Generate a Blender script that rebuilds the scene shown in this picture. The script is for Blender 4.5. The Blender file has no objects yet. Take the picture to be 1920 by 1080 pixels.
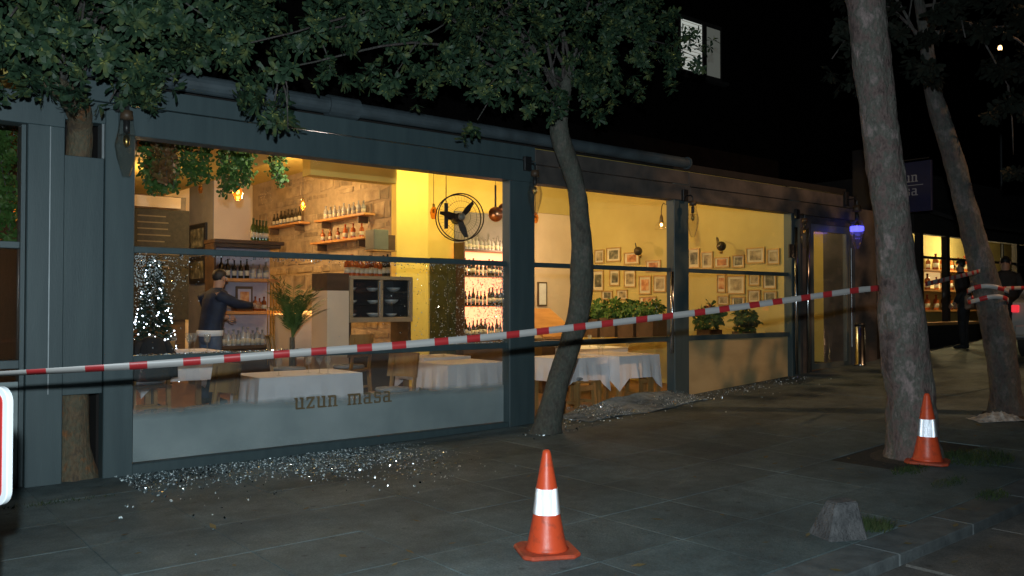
import bpy, bmesh, math, random
from mathutils import Vector, Matrix, Euler, noise as mnoise

R = math.radians
rnd = random.Random(7)
scene = bpy.context.scene

# ------------------------------------------------------------------ camera
F = 1600.0                                   # focal length in pixels of the 1920 px photograph
CAM = Vector((0.0, -8.05, 1.5))
YAW, PITCH = R(39.03), R(1.07)
cam_data = bpy.data.cameras.new('camera')
cam_data.sensor_width = 36.0
cam_data.lens = 36.0 * F / 1920.0
cam_data.clip_start, cam_data.clip_end = 0.05, 500.0
cam = bpy.data.objects.new('camera', cam_data)
scene.collection.objects.link(cam)
cam.location = CAM
cam.rotation_euler = (R(90) + PITCH, 0.0, -YAW)
scene.camera = cam

# ------------------------------------------------------------------ night sky
world = bpy.data.worlds.new('World')
scene.world = world
world.use_nodes = True
wnt = world.node_tree
wbg = wnt.nodes['Background']
sky = wnt.nodes.new('ShaderNodeTexSky')
sky.sky_type = 'NISHITA'
sky.sun_disc = False
sky.sun_elevation = R(-9.0)
sky.sun_rotation = R(200.0)
wnt.links.new(sky.outputs[0], wbg.inputs[0])
wbg.inputs[1].default_value = 0.05


def lamp(name, kind, loc, watts, color, radius=0.05, aim=None, size=None, blend=0.3):
    d = bpy.data.lights.new(name, kind)
    d.energy = watts
    d.color = color
    if kind in ('POINT', 'SPOT'):
        d.shadow_soft_size = radius
    o = bpy.data.objects.new(name, d)
    scene.collection.objects.link(o)
    o.location = loc
    if kind == 'SPOT':
        d.spot_size = R(size or 90)
        d.spot_blend = blend
    if aim is not None:
        o.rotation_euler = (Vector(aim) - Vector(loc)).to_track_quat('-Z', 'Y').to_euler()
    return o


# the news camera's own lamp, just above the lens, and the sodium street lamp up the road
lamp('camera_top_light', 'SPOT', CAM + Vector((-0.08, -0.05, 0.35)), 1300, (0.80, 0.95, 1.0), 0.04,
     aim=(5.2, 0.0, 1.75), size=105, blend=0.75)
lamp('sodium_street_light', 'SPOT', (13.2, -9.6, 8.5), 1500, (1.0, 0.56, 0.27), 0.10,
     aim=(12.6, -0.6, 1.0), size=50, blend=0.6)
# warm lamps inside the restaurant, one of them an added fill
WARM = (1.0, 0.70, 0.32)
AMBER = (1.0, 0.58, 0.20)
lamp('pillar_wash_light', 'SPOT', (7.25, 2.75, 3.85), 185, (1.0, 0.80, 0.28), 0.06, aim=(8.1, 4.6, 2.9), size=140, blend=0.5)
lamp('bar_ceiling_light', 'SPOT', (9.2, 2.5, 3.9), 130, (1.0, 0.79, 0.28), 0.06, aim=(9.6, 5.0, 2.4), size=130, blend=0.5)
lamp('back_wall_light', 'POINT', (10.2, 4.1, 2.55), 55, (1.0, 0.62, 0.36), 0.08)
lamp('end_wall_light', 'SPOT', (10.0, 1.9, 3.36), 90, (1.0, 0.72, 0.22), 0.06, aim=(12.4, 2.3, 2.1), size=140, blend=0.5)
lamp('window_table_light', 'POINT', (8.4, 1.0, 3.2), 10, (1.0, 0.80, 0.6), 0.10)
lamp('stone_wall_light', 'POINT', (5.9, 5.9, 3.3), 125, (1.0, 0.66, 0.28), 0.12)
lamp('front_table_light', 'POINT', (4.4, 0.9, 3.2), 42, (1.0, 0.90, 0.80), 0.10)
lamp('far_bay_fill', 'POINT', (11.2, 0.9, 3.25), 7, (1.0, 0.74, 0.26), 0.06)  # added fill, lifts the shadow the ceiling upstand throws on the end wall
lamp('left_ceiling_light', 'POINT', (3.2, 4.4, 2.9), 60, (1.0, 0.62, 0.24), 0.10)
lamp('back_room_light', 'POINT', (3.8, 8.2, 2.9), 90, AMBER, 0.12)
lamp('end_bay_light', 'POINT', (-1.0, 2.5, 2.7), 3, AMBER, 0.10)
lamp('entrance_light', 'POINT', (13.5, 1.0, 3.0), 16, (1.0, 0.72, 0.30), 0.08)
lamp('neighbour_shop_light', 'POINT', (19.3, 1.2, 2.9), 110, (1.0, 0.80, 0.40), 0.06)
lamp('neighbour_shop_far_light', 'POINT', (22.3, 1.2, 2.9), 110, (1.0, 0.80, 0.40), 0.06)

vs = scene.view_settings
vs.view_transform = 'Standard'
vs.look = 'None'
vs.exposure = 0.0
vs.gamma = 1.0
cy = scene.cycles
cy.use_denoising = True
try:
    cy.denoiser = 'OPENIMAGEDENOISE'
except Exception:
    pass
cy.transparent_max_bounces = 16
cy.max_bounces = 10
cy.glossy_bounces = 6
cy.diffuse_bounces = 4
cy.sample_clamp_indirect = 8.0

# ------------------------------------------------------------------ helpers: the photograph's geometry
FWD = Vector((math.sin(YAW) * math.cos(PITCH), math.cos(YAW) * math.cos(PITCH), math.sin(PITCH)))
RGT = Vector((math.cos(YAW), -math.sin(YAW), 0.0))
UP = RGT.cross(FWD)


def W(px, py, X=None, Y=None, Z=None, t=None):
    """world point seen at a pixel of the 1920x1080 photograph, on the plane X=, Y= or Z= or at depth t"""
    d = FWD + RGT * ((px - 960) / F) - UP * ((py - 540) / F)
    if X is not None:
        t = (X - CAM.x) / d.x
    elif Y is not None:
        t = (Y - CAM.y) / d.y
    elif Z is not None:
        t = (Z - CAM.z) / d.z
    return CAM + d * t


def XF(px, Y=0.0):
    return W(px, 570, Y=Y).x


def ZF(px, py, Y=0.0):
    return W(px, py, Y=Y).z


def G(x):
    """height of the pavement: level on the left, climbing gently to the right"""
    u = (x - 6.4)
    return 0.055 * (u if u > 30 else math.log(1 + math.exp(u)))


def Gs(x):
    return 0.055 / (1 + math.exp(-(x - 6.4)))


# ------------------------------------------------------------------ helpers: materials
def new_mat(name):
    m = bpy.data.materials.new(name)
    m.use_nodes = True
    return m, m.node_tree, m.node_tree.nodes['Principled BSDF']


def ramp(nt, fac, stops):
    n = nt.nodes.new('ShaderNodeValToRGB')
    e = n.color_ramp.elements
    while len(e) < len(stops):
        e.new(0.5)
    for k, (p, c) in enumerate(stops):
        e[k].position = p
        e[k].color = (c[0], c[1], c[2], 1)
    nt.links.new(fac, n.inputs[0])
    return n.outputs[0]


def noise_tex(nt, scale, detail=4.0, rough=0.55, stretch=None, coord='Object'):
    tc = nt.nodes.new('ShaderNodeTexCoord')
    n = nt.nodes.new('ShaderNodeTexNoise')
    n.inputs['Scale'].default_value = scale
    n.inputs['Detail'].default_value = detail
    n.inputs['Roughness'].default_value = rough
    src = tc.outputs[coord]
    if stretch:
        mp = nt.nodes.new('ShaderNodeMapping')
        mp.inputs['Scale'].default_value = stretch
        nt.links.new(src, mp.inputs[0])
        src = mp.outputs[0]
    nt.links.new(src, n.inputs['Vector'])
    return n.outputs[0]


def mat(name, c1, c2=None, rough=0.6, metal=0.0, scale=6.0, bump=0.0, bscale=40.0, stretch=None, coat=0.0, spec=None,
        lo=0.35, hi=0.65, per_object=0.0):
    m, nt, b = new_mat(name)
    if c2 is None:
        c2 = tuple(v * 0.82 for v in c1)
    col = ramp(nt, noise_tex(nt, scale, stretch=stretch), [(lo, c2), (hi, c1)])
    if per_object:
        oi = nt.nodes.new('ShaderNodeObjectInfo')
        mr = nt.nodes.new('ShaderNodeMapRange')
        mr.inputs[3].default_value = 1 - per_object
        mr.inputs[4].default_value = 1 + per_object
        nt.links.new(oi.outputs['Random'], mr.inputs[0])
        hs = nt.nodes.new('ShaderNodeHueSaturation')
        nt.links.new(mr.outputs[0], hs.inputs['Value'])
        nt.links.new(col, hs.inputs['Color'])
        col = hs.outputs[0]
    nt.links.new(col, b.inputs['Base Color'])
    b.inputs['Roughness'].default_value = rough
    b.inputs['Metallic'].default_value = metal
    b.inputs['Coat Weight'].default_value = coat
    if spec is not None:
        b.inputs['Specular IOR Level'].default_value = spec
    if bump:
        bp = nt.nodes.new('ShaderNodeBump')
        bp.inputs['Strength'].default_value = bump
        bp.inputs['Distance'].default_value = 0.02
        nt.links.new(noise_tex(nt, bscale, stretch=stretch), bp.inputs['Height'])
        nt.links.new(bp.outputs[0], b.inputs['Normal'])
    return m


def emit(name, color, strength):
    m, nt, b = new_mat(name)
    b.inputs['Base Color'].default_value = (*color, 1)
    b.inputs['Emission Color'].default_value = (*color, 1)
    b.inputs['Emission Strength'].default_value = strength
    return m


def clear_glass(name, tint=(1, 1, 1), ior=1.45, rough=0.015, body=0.0, body_color=(0.7, 0.75, 0.75)):
    m, nt, b = new_mat(name)
    nt.nodes.remove(b)
    out = nt.nodes['Material Output']
    tr = nt.nodes.new('ShaderNodeBsdfTransparent')
    tr.inputs[0].default_value = (*tint, 1)
    gl = nt.nodes.new('ShaderNodeBsdfGlossy')
    gl.inputs['Roughness'].default_value = rough
    lw = nt.nodes.new('ShaderNodeLayerWeight')
    lw.inputs[0].default_value = 0.5
    pw = nt.nodes.new('ShaderNodeMath')
    pw.operation = 'POWER'
    pw.inputs[1].default_value = 5.0
    nt.links.new(lw.outputs['Facing'], pw.inputs[0])
    fr = nt.nodes.new('ShaderNodeMath')
    fr.operation = 'MULTIPLY_ADD'
    f0 = ((ior - 1) / (ior + 1)) ** 2
    fr.inputs[1].default_value = 1 - f0
    fr.inputs[2].default_value = f0
    nt.links.new(pw.outputs[0], fr.inputs[0])
    src = tr.outputs[0]
    if body:
        df = nt.nodes.new('ShaderNodeBsdfDiffuse')
        df.inputs[0].default_value = (*body_color, 1)
        mb = nt.nodes.new('ShaderNodeMixShader')
        mb.inputs[0].default_value = body
        nt.links.new(src, mb.inputs[1])
        nt.links.new(df.outputs[0], mb.inputs[2])
        src = mb.outputs[0]
    mx = nt.nodes.new('ShaderNodeMixShader')
    nt.links.new(fr.outputs[0], mx.inputs[0])
    nt.links.new(src, mx.inputs[1])
    nt.links.new(gl.outputs[0], mx.inputs[2])
    nt.links.new(mx.outputs[0], out.inputs[0])
    return m


def leaf_mat(name, c1, c2, c3, rough=0.5):
    m, nt, b = new_mat(name)
    col = ramp(nt, noise_tex(nt, 9.0, 2.0), [(0.30, c1), (0.52, c2), (0.72, c3)])
    nt.links.new(col, b.inputs['Base Color'])
    b.inputs['Roughness'].default_value = rough
    b.inputs['Specular IOR Level'].default_value = 0.22
    return m


def bark_mat(name, a, b_, c, d, bump=0.9):
    m, nt, b = new_mat(name)
    big = ramp(nt, noise_tex(nt, 6.5, 6.0, 0.66, (1, 1, 0.75)), [(0.34, a), (0.44, b_), (0.53, c), (0.64, d)])
    fine = noise_tex(nt, 38.0, 5.0, 0.65, (1, 1, 0.45))
    mul = nt.nodes.new('ShaderNodeMix')
    mul.data_type = 'RGBA'
    mul.blend_type = 'MULTIPLY'
    mul.inputs[0].default_value = 0.75
    nt.links.new(big, mul.inputs[6])
    nt.links.new(ramp(nt, fine, [(0.25, (0.35, 0.35, 0.35)), (0.7, (1.15, 1.15, 1.15))]), mul.inputs[7])
    nt.links.new(mul.outputs[2], b.inputs['Base Color'])
    b.inputs['Roughness'].default_value = 0.85
    bp = nt.nodes.new('ShaderNodeBump')
    bp.inputs['Strength'].default_value = bump
    bp.inputs['Distance'].default_value = 0.03
    nt.links.new(fine, bp.inputs['Height'])
    nt.links.new(bp.outputs[0], b.inputs['Normal'])
    return m


def tape_mat():
    m, nt, b = new_mat('barrier tape plastic')
    uv = nt.nodes.new('ShaderNodeUVMap')
    sx = nt.nodes.new('ShaderNodeSeparateXYZ')
    nt.links.new(uv.outputs[0], sx.inputs[0])
    md = nt.nodes.new('ShaderNodeMath')
    md.operation = 'FRACT'
    nt.links.new(sx.outputs[0], md.inputs[0])
    rp = nt.nodes.new('ShaderNodeValToRGB')
    rp.color_ramp.interpolation = 'CONSTANT'
    e = rp.color_ramp.elements
    red, white = (0.42, 0.026, 0.03, 1), (0.40, 0.38, 0.37, 1)
    e[0].position, e[0].color = 0.0, red
    e[1].position, e[1].color = 0.185, white
    for p, c in ((0.44, red), (0.625, white)):
        k = e.new(p)
        k.color = c
    nt.links.new(md.outputs[0], rp.inputs[0])
    nt.links.new(rp.outputs[0], b.inputs['Base Color'])
    b.inputs['Roughness'].default_value = 0.42
    return m


def print_mat(name, cs, scale=9.0, rough=0.5):
    """an abstract photographic print: soft blocks of colour"""
    m, nt, b = new_mat(name)
    oi = nt.nodes.new('ShaderNodeObjectInfo')
    tc = nt.nodes.new('ShaderNodeTexCoord')
    ad = nt.nodes.new('ShaderNodeVectorMath')
    ad.operation = 'ADD'
    ml = nt.nodes.new('ShaderNodeMath')
    ml.operation = 'MULTIPLY'
    ml.inputs[1].default_value = 60.0
    nt.links.new(oi.outputs['Random'], ml.inputs[0])
    nt.links.new(tc.outputs['Object'], ad.inputs[0])
    nt.links.new(ml.outputs[0], ad.inputs[1])
    n = nt.nodes.new('ShaderNodeTexNoise')
    n.inputs['Scale'].default_value = scale
    n.inputs['Detail'].default_value = 5
    nt.links.new(ad.outputs[0], n.inputs['Vector'])
    nt.links.new(ramp(nt, n.outputs[0], cs), b.inputs['Base Color'])
    b.inputs['Roughness'].default_value = rough
    return m


def paving_mat(name, c1, c2, per_object):
    """paving seen as one worn surface: broad patches, grit, dark gum spots and stains, a little tone per slab"""
    m, nt, b = new_mat(name)
    geo = nt.nodes.new('ShaderNodeNewGeometry')

    def nz(scale, detail, rough=0.6):
        n = nt.nodes.new('ShaderNodeTexNoise')
        n.inputs['Scale'].default_value = scale
        n.inputs['Detail'].default_value = detail
        n.inputs['Roughness'].default_value = rough
        nt.links.new(geo.outputs['Position'], n.inputs['Vector'])
        return n.outputs[0]

    def mixc(kind, fac, a, c):
        x = nt.nodes.new('ShaderNodeMix')
        x.data_type = 'RGBA'
        x.blend_type = kind
        x.inputs[0].default_value = fac
        nt.links.new(a, x.inputs[6])
        nt.links.new(c, x.inputs[7])
        return x.outputs[2]
    col = ramp(nt, nz(0.9, 6, 0.62), [(0.36, c2), (0.62, c1)])
    col = mixc('MULTIPLY', 0.8, col, ramp(nt, nz(6.0, 6, 0.7), [(0.30, (0.55, 0.57, 0.56)), (0.62, (1.08, 1.06, 1.05))]))
    col = mixc('MULTIPLY', 0.7, col, ramp(nt, nz(70.0, 3, 0.7), [(0.32, (0.5, 0.5, 0.5)), (0.7, (1.15, 1.15, 1.15))]))
    vo = nt.nodes.new('ShaderNodeTexVoronoi')
    vo.inputs['Scale'].default_value = 4.5
    nt.links.new(geo.outputs['Position'], vo.inputs['Vector'])
    col = mixc('MULTIPLY', 0.75, col, ramp(nt, vo.outputs['Distance'], [(0.05, (0.35, 0.35, 0.36)), (0.12, (1.0, 1.0, 1.0))]))
    oi = nt.nodes.new('ShaderNodeObjectInfo')
    mr = nt.nodes.new('ShaderNodeMapRange')
    mr.inputs[3].default_value = 1 - per_object
    mr.inputs[4].default_value = 1 + per_object
    nt.links.new(oi.outputs['Random'], mr.inputs[0])
    hs = nt.nodes.new('ShaderNodeHueSaturation')
    nt.links.new(mr.outputs[0], hs.inputs['Value'])
    nt.links.new(col, hs.inputs['Color'])
    nt.links.new(hs.outputs[0], b.inputs['Base Color'])
    b.inputs['Roughness'].default_value = 0.75
    bp = nt.nodes.new('ShaderNodeBump')
    bp.inputs['Strength'].default_value = 0.5
    bp.inputs['Distance'].default_value = 0.012
    nt.links.new(nz(45.0, 5, 0.7), bp.inputs['Height'])
    nt.links.new(bp.outputs[0], b.inputs['Normal'])
    return m


def fade_film():
    """frosted film printed denser towards its lower edge"""
    m = mat('fading frosted film', (0.42, 0.48, 0.49), (0.24, 0.30, 0.31), 0.3, scale=1.4, lo=0.25, hi=0.75)
    nt = m.node_tree
    b = nt.nodes['Principled BSDF']
    out = nt.nodes['Material Output']
    tc = nt.nodes.new('ShaderNodeTexCoord')
    sx = nt.nodes.new('ShaderNodeSeparateXYZ')
    nt.links.new(tc.outputs['Object'], sx.inputs[0])
    ns = noise_tex(nt, 1.6, 3)
    ad = nt.nodes.new('ShaderNodeMath')
    ad.operation = 'MULTIPLY_ADD'
    ad.inputs[1].default_value = 0.14
    nt.links.new(ns, ad.inputs[0])
    nt.links.new(sx.outputs[2], ad.inputs[2])
    mr = nt.nodes.new('ShaderNodeMapRange')
    mr.inputs[1].default_value = 0.53
    mr.inputs[2].default_value = 0.64
    mr.inputs[3].default_value = 0.94
    mr.inputs[4].default_value = 0.07
    nt.links.new(ad.outputs[0], mr.inputs[0])
    tr = nt.nodes.new('ShaderNodeBsdfTransparent')
    mx = nt.nodes.new('ShaderNodeMixShader')
    nt.links.new(mr.outputs[0], mx.inputs[0])
    nt.links.new(tr.outputs[0], mx.inputs[1])
    nt.links.new(b.outputs[0], mx.inputs[2])
    nt.links.new(mx.outputs[0], out.inputs[0])
    return m


M = {}
M['paint'] = mat('dark grey blue frame paint', (0.064, 0.096, 0.104), (0.046, 0.073, 0.082), 0.5, scale=2.2, bump=0.08, bscale=30, stretch=(5, 5, 0.5), lo=0.3, hi=0.75)
M['edge_and_lit_side'] = mat('aluminium edge and lit post side', (0.42, 0.46, 0.48), rough=0.35, metal=0.7)
M['cassette'] = mat('weathered awning cassette', (0.075, 0.10, 0.115), (0.045, 0.06, 0.07), 0.6, scale=4, bump=0.1)
M['fascia_warm'] = mat('weathered timber fascia', (0.115, 0.095, 0.085), (0.05, 0.046, 0.044), 0.7, scale=2.5, bump=0.2, bscale=20)
M['film'] = mat('frosted film on glass', (0.27, 0.33, 0.335), (0.18, 0.23, 0.24), 0.35, scale=1.2, bump=0.02)
M['film_fade'] = fade_film()
M['glass'] = clear_glass('window glass')
M['bottle_glass'] = mat('dark bottle glass', (0.03, 0.028, 0.022), (0.05, 0.035, 0.02), 0.12, per_object=0.5)
M['bottle_green'] = mat('green bottle glass', (0.05, 0.085, 0.02), (0.03, 0.05, 0.012), 0.12, per_object=0.4)
M['bottle_amber'] = mat('amber bottle glass', (0.45, 0.13, 0.03), (0.22, 0.04, 0.015), 0.12, per_object=0.5)
M['bottle_clear'] = mat('pale bottle glass', (0.45, 0.44, 0.42), (0.25, 0.25, 0.26), 0.12, per_object=0.3)
M['label'] = mat('bottle label paper', (0.6, 0.55, 0.42), rough=0.7)
M['lamp_glass'] = clear_glass('clear lantern glass', (1.0, 0.99, 0.97), 1.8, 0.05, 0.008)
M['amber_glass'] = clear_glass('amber pendant glass', (0.95, 0.60, 0.22), 1.5, 0.05, 0.12, (0.7, 0.35, 0.08))
M['yellow'] = mat('yellow ochre wall paint', (0.76, 0.58, 0.15), (0.70, 0.52, 0.13), 0.8, scale=2.2, bump=0.05)
M['endwall'] = mat('pale olive yellow wall paint', (0.56, 0.46, 0.17), (0.50, 0.40, 0.14), 0.8, scale=1.6, bump=0.05)
M['cream'] = mat('cream wall paint', (0.70, 0.58, 0.44), (0.64, 0.52, 0.39), 0.8, scale=2.0, bump=0.04)
M['ceiling'] = mat('yellowed ceiling paint', (0.58, 0.43, 0.12), (0.52, 0.38, 0.10), 0.85, scale=2.0)
M['grey_board_and_shade'] = mat('grey board and shaded plaster', (0.22, 0.21, 0.20), (0.17, 0.165, 0.16), 0.8, scale=3.0)
M['mortar'] = mat('lime mortar', (0.42, 0.32, 0.21), (0.33, 0.25, 0.165), 0.9, scale=7, bump=0.6, bscale=18)
M['stone'] = mat('rough honey stone', (0.43, 0.33, 0.215), (0.24, 0.175, 0.115), 0.85, scale=4.5, bump=0.9, bscale=16, per_object=0.28)
M['floor'] = mat('worn floor boards', (0.26, 0.14, 0.07), (0.18, 0.10, 0.05), 0.5, scale=5, stretch=(0.4, 4, 1))
M['wood'] = mat('oiled oak', (0.42, 0.25, 0.09), (0.30, 0.17, 0.06), 0.45, scale=7, stretch=(1, 1, 0.25), bump=0.06)
M['dark_wood'] = mat('dark stained timber', (0.10, 0.06, 0.035), (0.06, 0.035, 0.02), 0.5, scale=7, stretch=(0.3, 1, 1))
M['orange_wood'] = mat('warm pine board', (0.55, 0.27, 0.09), (0.42, 0.19, 0.06), 0.5, scale=7, stretch=(0.3, 1, 1))
M['black'] = mat('black coated metal', (0.018, 0.018, 0.02), rough=0.4)
M['chalk'] = mat('black menu board', (0.02, 0.02, 0.018), (0.035, 0.032, 0.028), 0.8, scale=14)
M['chalk_text'] = mat('chalk writing', (0.16, 0.13, 0.09), rough=0.9)
M['steel'] = mat('brushed steel', (0.62, 0.63, 0.65), (0.5, 0.51, 0.53), 0.22, 1.0, scale=20)
M['grey_metal'] = mat('grey enamelled metal', (0.15, 0.16, 0.14), rough=0.4)
M['brass'] = mat('aged brass', (0.60, 0.42, 0.14), (0.42, 0.28, 0.08), 0.3, 1.0)
M['copper'] = mat('copper pan', (0.75, 0.36, 0.18), (0.5, 0.22, 0.1), 0.28, 1.0)
M['cloth'] = mat('white linen tablecloth', (0.84, 0.84, 0.88), (0.78, 0.78, 0.82), 0.85, scale=4, bump=0.08)
M['grey_cloth'] = mat('grey blue seat fabric', (0.30, 0.33, 0.37), (0.24, 0.27, 0.30), 0.85, scale=20)
M['tumbler'] = clear_glass('drinking glass', (0.97, 0.98, 0.98), 1.5, 0.02, 0.06)
M['shard'] = mat('crazed tempered glass', (0.70, 0.78, 0.80), (0.10, 0.12, 0.12), 0.12, scale=120, spec=1.0, lo=0.38, hi=0.52)  # sparkle put into the colour as bright and dark specks
M['crumb'] = mat('glass crumbs', (0.86, 0.97, 1.0), (0.08, 0.13, 0.145), 0.08, scale=60, spec=1.0, lo=0.47, hi=0.56)  # glints put into the colour: some crumbs bright, the rest dark
M['crazed'] = mat('crazed sheet of safety glass', (0.30, 0.40, 0.46), (0.14, 0.19, 0.22), 0.25, scale=9, bump=1.0, bscale=120, lo=0.35, hi=0.7)
M['bark'] = bark_mat('mottled smooth bark', (0.085, 0.060, 0.056), (0.21, 0.145, 0.135), (0.135, 0.135, 0.115), (0.34, 0.26, 0.25))
M['bark_dark'] = bark_mat('dull grey bark', (0.07, 0.065, 0.055), (0.12, 0.11, 0.09), (0.10, 0.11, 0.09), (0.16, 0.14, 0.12), 0.6)
M['bark_rust'] = bark_mat('rust stained bark', (0.10, 0.08, 0.06), (0.18, 0.12, 0.07), (0.13, 0.12, 0.08), (0.30, 0.13, 0.05), 0.7)
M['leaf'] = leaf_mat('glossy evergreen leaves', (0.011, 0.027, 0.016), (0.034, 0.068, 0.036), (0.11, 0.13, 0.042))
M['leaf_new'] = leaf_mat('young yellow green leaves', (0.10, 0.14, 0.04), (0.16, 0.19, 0.06), (0.26, 0.22, 0.06))
M['night_wall'] = mat('night-darkened render', (0.006, 0.005, 0.005), (0.004, 0.0035, 0.0035), 1.0, spec=0.0)  # night darkness put into the colour, so lamps barely show on it
M['bark_dim'] = bark_mat('dark mottled bark', (0.05, 0.042, 0.04), (0.11, 0.085, 0.08), (0.08, 0.082, 0.072), (0.17, 0.14, 0.135))
M['glint'] = mat('clean glass facets', (0.90, 0.96, 1.0), (0.80, 0.90, 0.95), 0.13, 1.0)
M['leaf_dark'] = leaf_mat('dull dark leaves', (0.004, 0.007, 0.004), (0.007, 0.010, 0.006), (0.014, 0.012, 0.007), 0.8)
M['ivy'] = leaf_mat('trailing plant leaves', (0.035, 0.09, 0.02), (0.06, 0.13, 0.03), (0.12, 0.17, 0.05))
M['ivy_dry'] = leaf_mat('dry reddish trailing leaves', (0.12, 0.05, 0.02), (0.16, 0.09, 0.03), (0.10, 0.13, 0.04))
M['palm'] = leaf_mat('palm leaves', (0.04, 0.085, 0.02), (0.07, 0.12, 0.03), (0.13, 0.15, 0.04))
M['fir'] = leaf_mat('artificial fir needles', (0.012, 0.03, 0.022), (0.02, 0.045, 0.03), (0.035, 0.06, 0.04), 0.6)
M['grass'] = leaf_mat('short weeds', (0.018, 0.034, 0.012), (0.028, 0.048, 0.016), (0.055, 0.058, 0.022), 0.8)
M['soil'] = mat('bare soil', (0.07, 0.055, 0.04), (0.04, 0.033, 0.025), 0.95, scale=20, bump=0.8)
M['orange'] = mat('orange cone plastic', (0.70, 0.080, 0.025), (0.36, 0.055, 0.028), 0.42, scale=14, bump=0.10, bscale=25, lo=0.30, hi=0.47)
M['orange_dirty'] = mat('scuffed orange rubber', (0.55, 0.075, 0.03), (0.34, 0.06, 0.03), 0.6, scale=16, bump=0.1)
M['prism'] = mat('retroreflective prisms', (0.96, 0.97, 1.0), (0.92, 0.93, 0.97), 0.35, 1.0)
M['tape'] = tape_mat()
M['slab'] = paving_mat('worn concrete paving', (0.152, 0.204, 0.214), (0.078, 0.108, 0.116), 0.12)
M['bed'] = mat('sandy paving joints', (0.030, 0.029, 0.026), (0.02, 0.019, 0.017), 0.95, scale=20, bump=0.5)
M['kerb'] = mat('granite kerb', (0.12, 0.135, 0.14), (0.075, 0.085, 0.09), 0.7, scale=9, bump=0.3, per_object=0.15)
M['road'] = paving_mat('dusty road paving', (0.185, 0.172, 0.16), (0.10, 0.096, 0.092), 0.10)
M['concrete'] = mat('cast concrete', (0.11, 0.108, 0.112), (0.055, 0.056, 0.06), 0.85, scale=9, bump=0.9)
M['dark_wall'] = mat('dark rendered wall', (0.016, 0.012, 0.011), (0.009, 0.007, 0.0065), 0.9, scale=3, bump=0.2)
M['sign_red'] = mat('red sign sheeting', (0.55, 0.035, 0.03), (0.48, 0.03, 0.028), 0.4)
M['sign_white'] = mat('white sign sheeting', (0.80, 0.84, 0.88), (0.76, 0.80, 0.84), 0.35)
M['sign_blue'] = mat('dark blue sign board', (0.007, 0.011, 0.055), (0.006, 0.009, 0.045), 0.6)
M['sign_text'] = mat('pale sign lettering', (0.26, 0.28, 0.34), rough=0.7)
M['bronze'] = mat('bronze lettering', (0.24, 0.17, 0.09), (0.17, 0.12, 0.065), 0.5, 0.2)
M['bar_glow'] = emit('backlit bar panel', (1.0, 0.37, 0.17), 2.3)
M['counter_glow'] = emit('counter light strip', (1.0, 0.50, 0.14), 3.0)
M['cove_glow'] = emit('ceiling light strip', (1.0, 0.62, 0.22), 2.2)
M['bulb'] = emit('glowing bulb', (1.0, 0.55, 0.2), 14.0)
M['fairy'] = emit('fairy light', (0.75, 0.86, 1.0), 9.0)
M['blue_reflection_glow'] = emit('blue light reflection', (0.10, 0.10, 1.0), 2.6)
M['window_glow'] = emit('lit window', (0.80, 0.84, 0.78), 0.42)
M['window_dim'] = emit('dimly lit window', (0.45, 0.46, 0.40), 0.11)
M['far_glow'] = emit('far lamp', (1.0, 0.6, 0.25), 5.0)
M['mount'] = mat('ivory picture mount', (0.66, 0.58, 0.40), rough=0.8)
M['gilt'] = mat('gilt frame', (0.48, 0.32, 0.11), (0.36, 0.23, 0.08), 0.4, 0.3)
M['print_a'] = print_mat('sepia print', [(0.3, (0.10, 0.08, 0.05)), (0.5, (0.32, 0.26, 0.15)), (0.7, (0.5, 0.42, 0.26))])
M['print_b'] = print_mat('reddish print', [(0.3, (0.20, 0.07, 0.03)), (0.5, (0.52, 0.22, 0.08)), (0.7, (0.62, 0.44, 0.22))])
M['print_c'] = print_mat('dark print', [(0.3, (0.03, 0.03, 0.025)), (0.5, (0.12, 0.12, 0.08)), (0.72, (0.4, 0.36, 0.24))])
M['mirror_back'] = mat('pale lilac back panel', (0.40, 0.38, 0.46), (0.34, 0.32, 0.40), 0.35)
M['cab_frame'] = mat('beige cabinet frame', (0.36, 0.28, 0.18), (0.28, 0.22, 0.14), 0.45)
M['cab_dark'] = mat('dark cabinet lining', (0.03, 0.035, 0.04), rough=0.35)
M['skin'] = mat('skin', (0.42, 0.24, 0.16), (0.36, 0.20, 0.13), 0.55)
M['hair'] = mat('dark hair', (0.02, 0.016, 0.013), rough=0.6)
M['navy'] = mat('navy jacket cloth', (0.011, 0.022, 0.052), (0.007, 0.013, 0.03), 0.75, scale=10, bump=0.3, bscale=14)
M['jeans'] = mat('blue denim', (0.07, 0.10, 0.16), (0.05, 0.075, 0.12), 0.8, scale=14)
M['dark_cloth'] = mat('black clothing', (0.012, 0.012, 0.014), (0.02, 0.02, 0.022), 0.85, scale=8, bump=0.3, bscale=12)
M['white_cloth'] = mat('white cotton hem', (0.78, 0.80, 0.82), rough=0.8)
M['beige_cloth'] = mat('beige bag cloth', (0.42, 0.28, 0.19), (0.34, 0.22, 0.15), 0.8)
M['car_paint'] = mat('silver car paint', (0.36, 0.40, 0.43), (0.34, 0.38, 0.41), 0.25, 0.3, coat=0.6)
M['car_glass'] = mat('dark car glass', (0.015, 0.018, 0.02), rough=0.08)
M['rubber'] = mat('tyre rubber', (0.02, 0.02, 0.02), rough=0.8)
M['tail'] = emit('lit tail lamp', (1.0, 0.04, 0.06), 0.7)
M['plastic_bag'] = mat('crumpled pale plastic', (0.55, 0.56, 0.55), (0.22, 0.23, 0.23), 0.35, scale=18, bump=0.6)
M['terracotta'] = mat('terracotta pot', (0.36, 0.15, 0.07), rough=0.8)
M['dead_leaf'] = mat('dry fallen leaf', (0.22, 0.15, 0.06), (0.12, 0.10, 0.04), 0.8, per_object=0.3)


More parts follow.
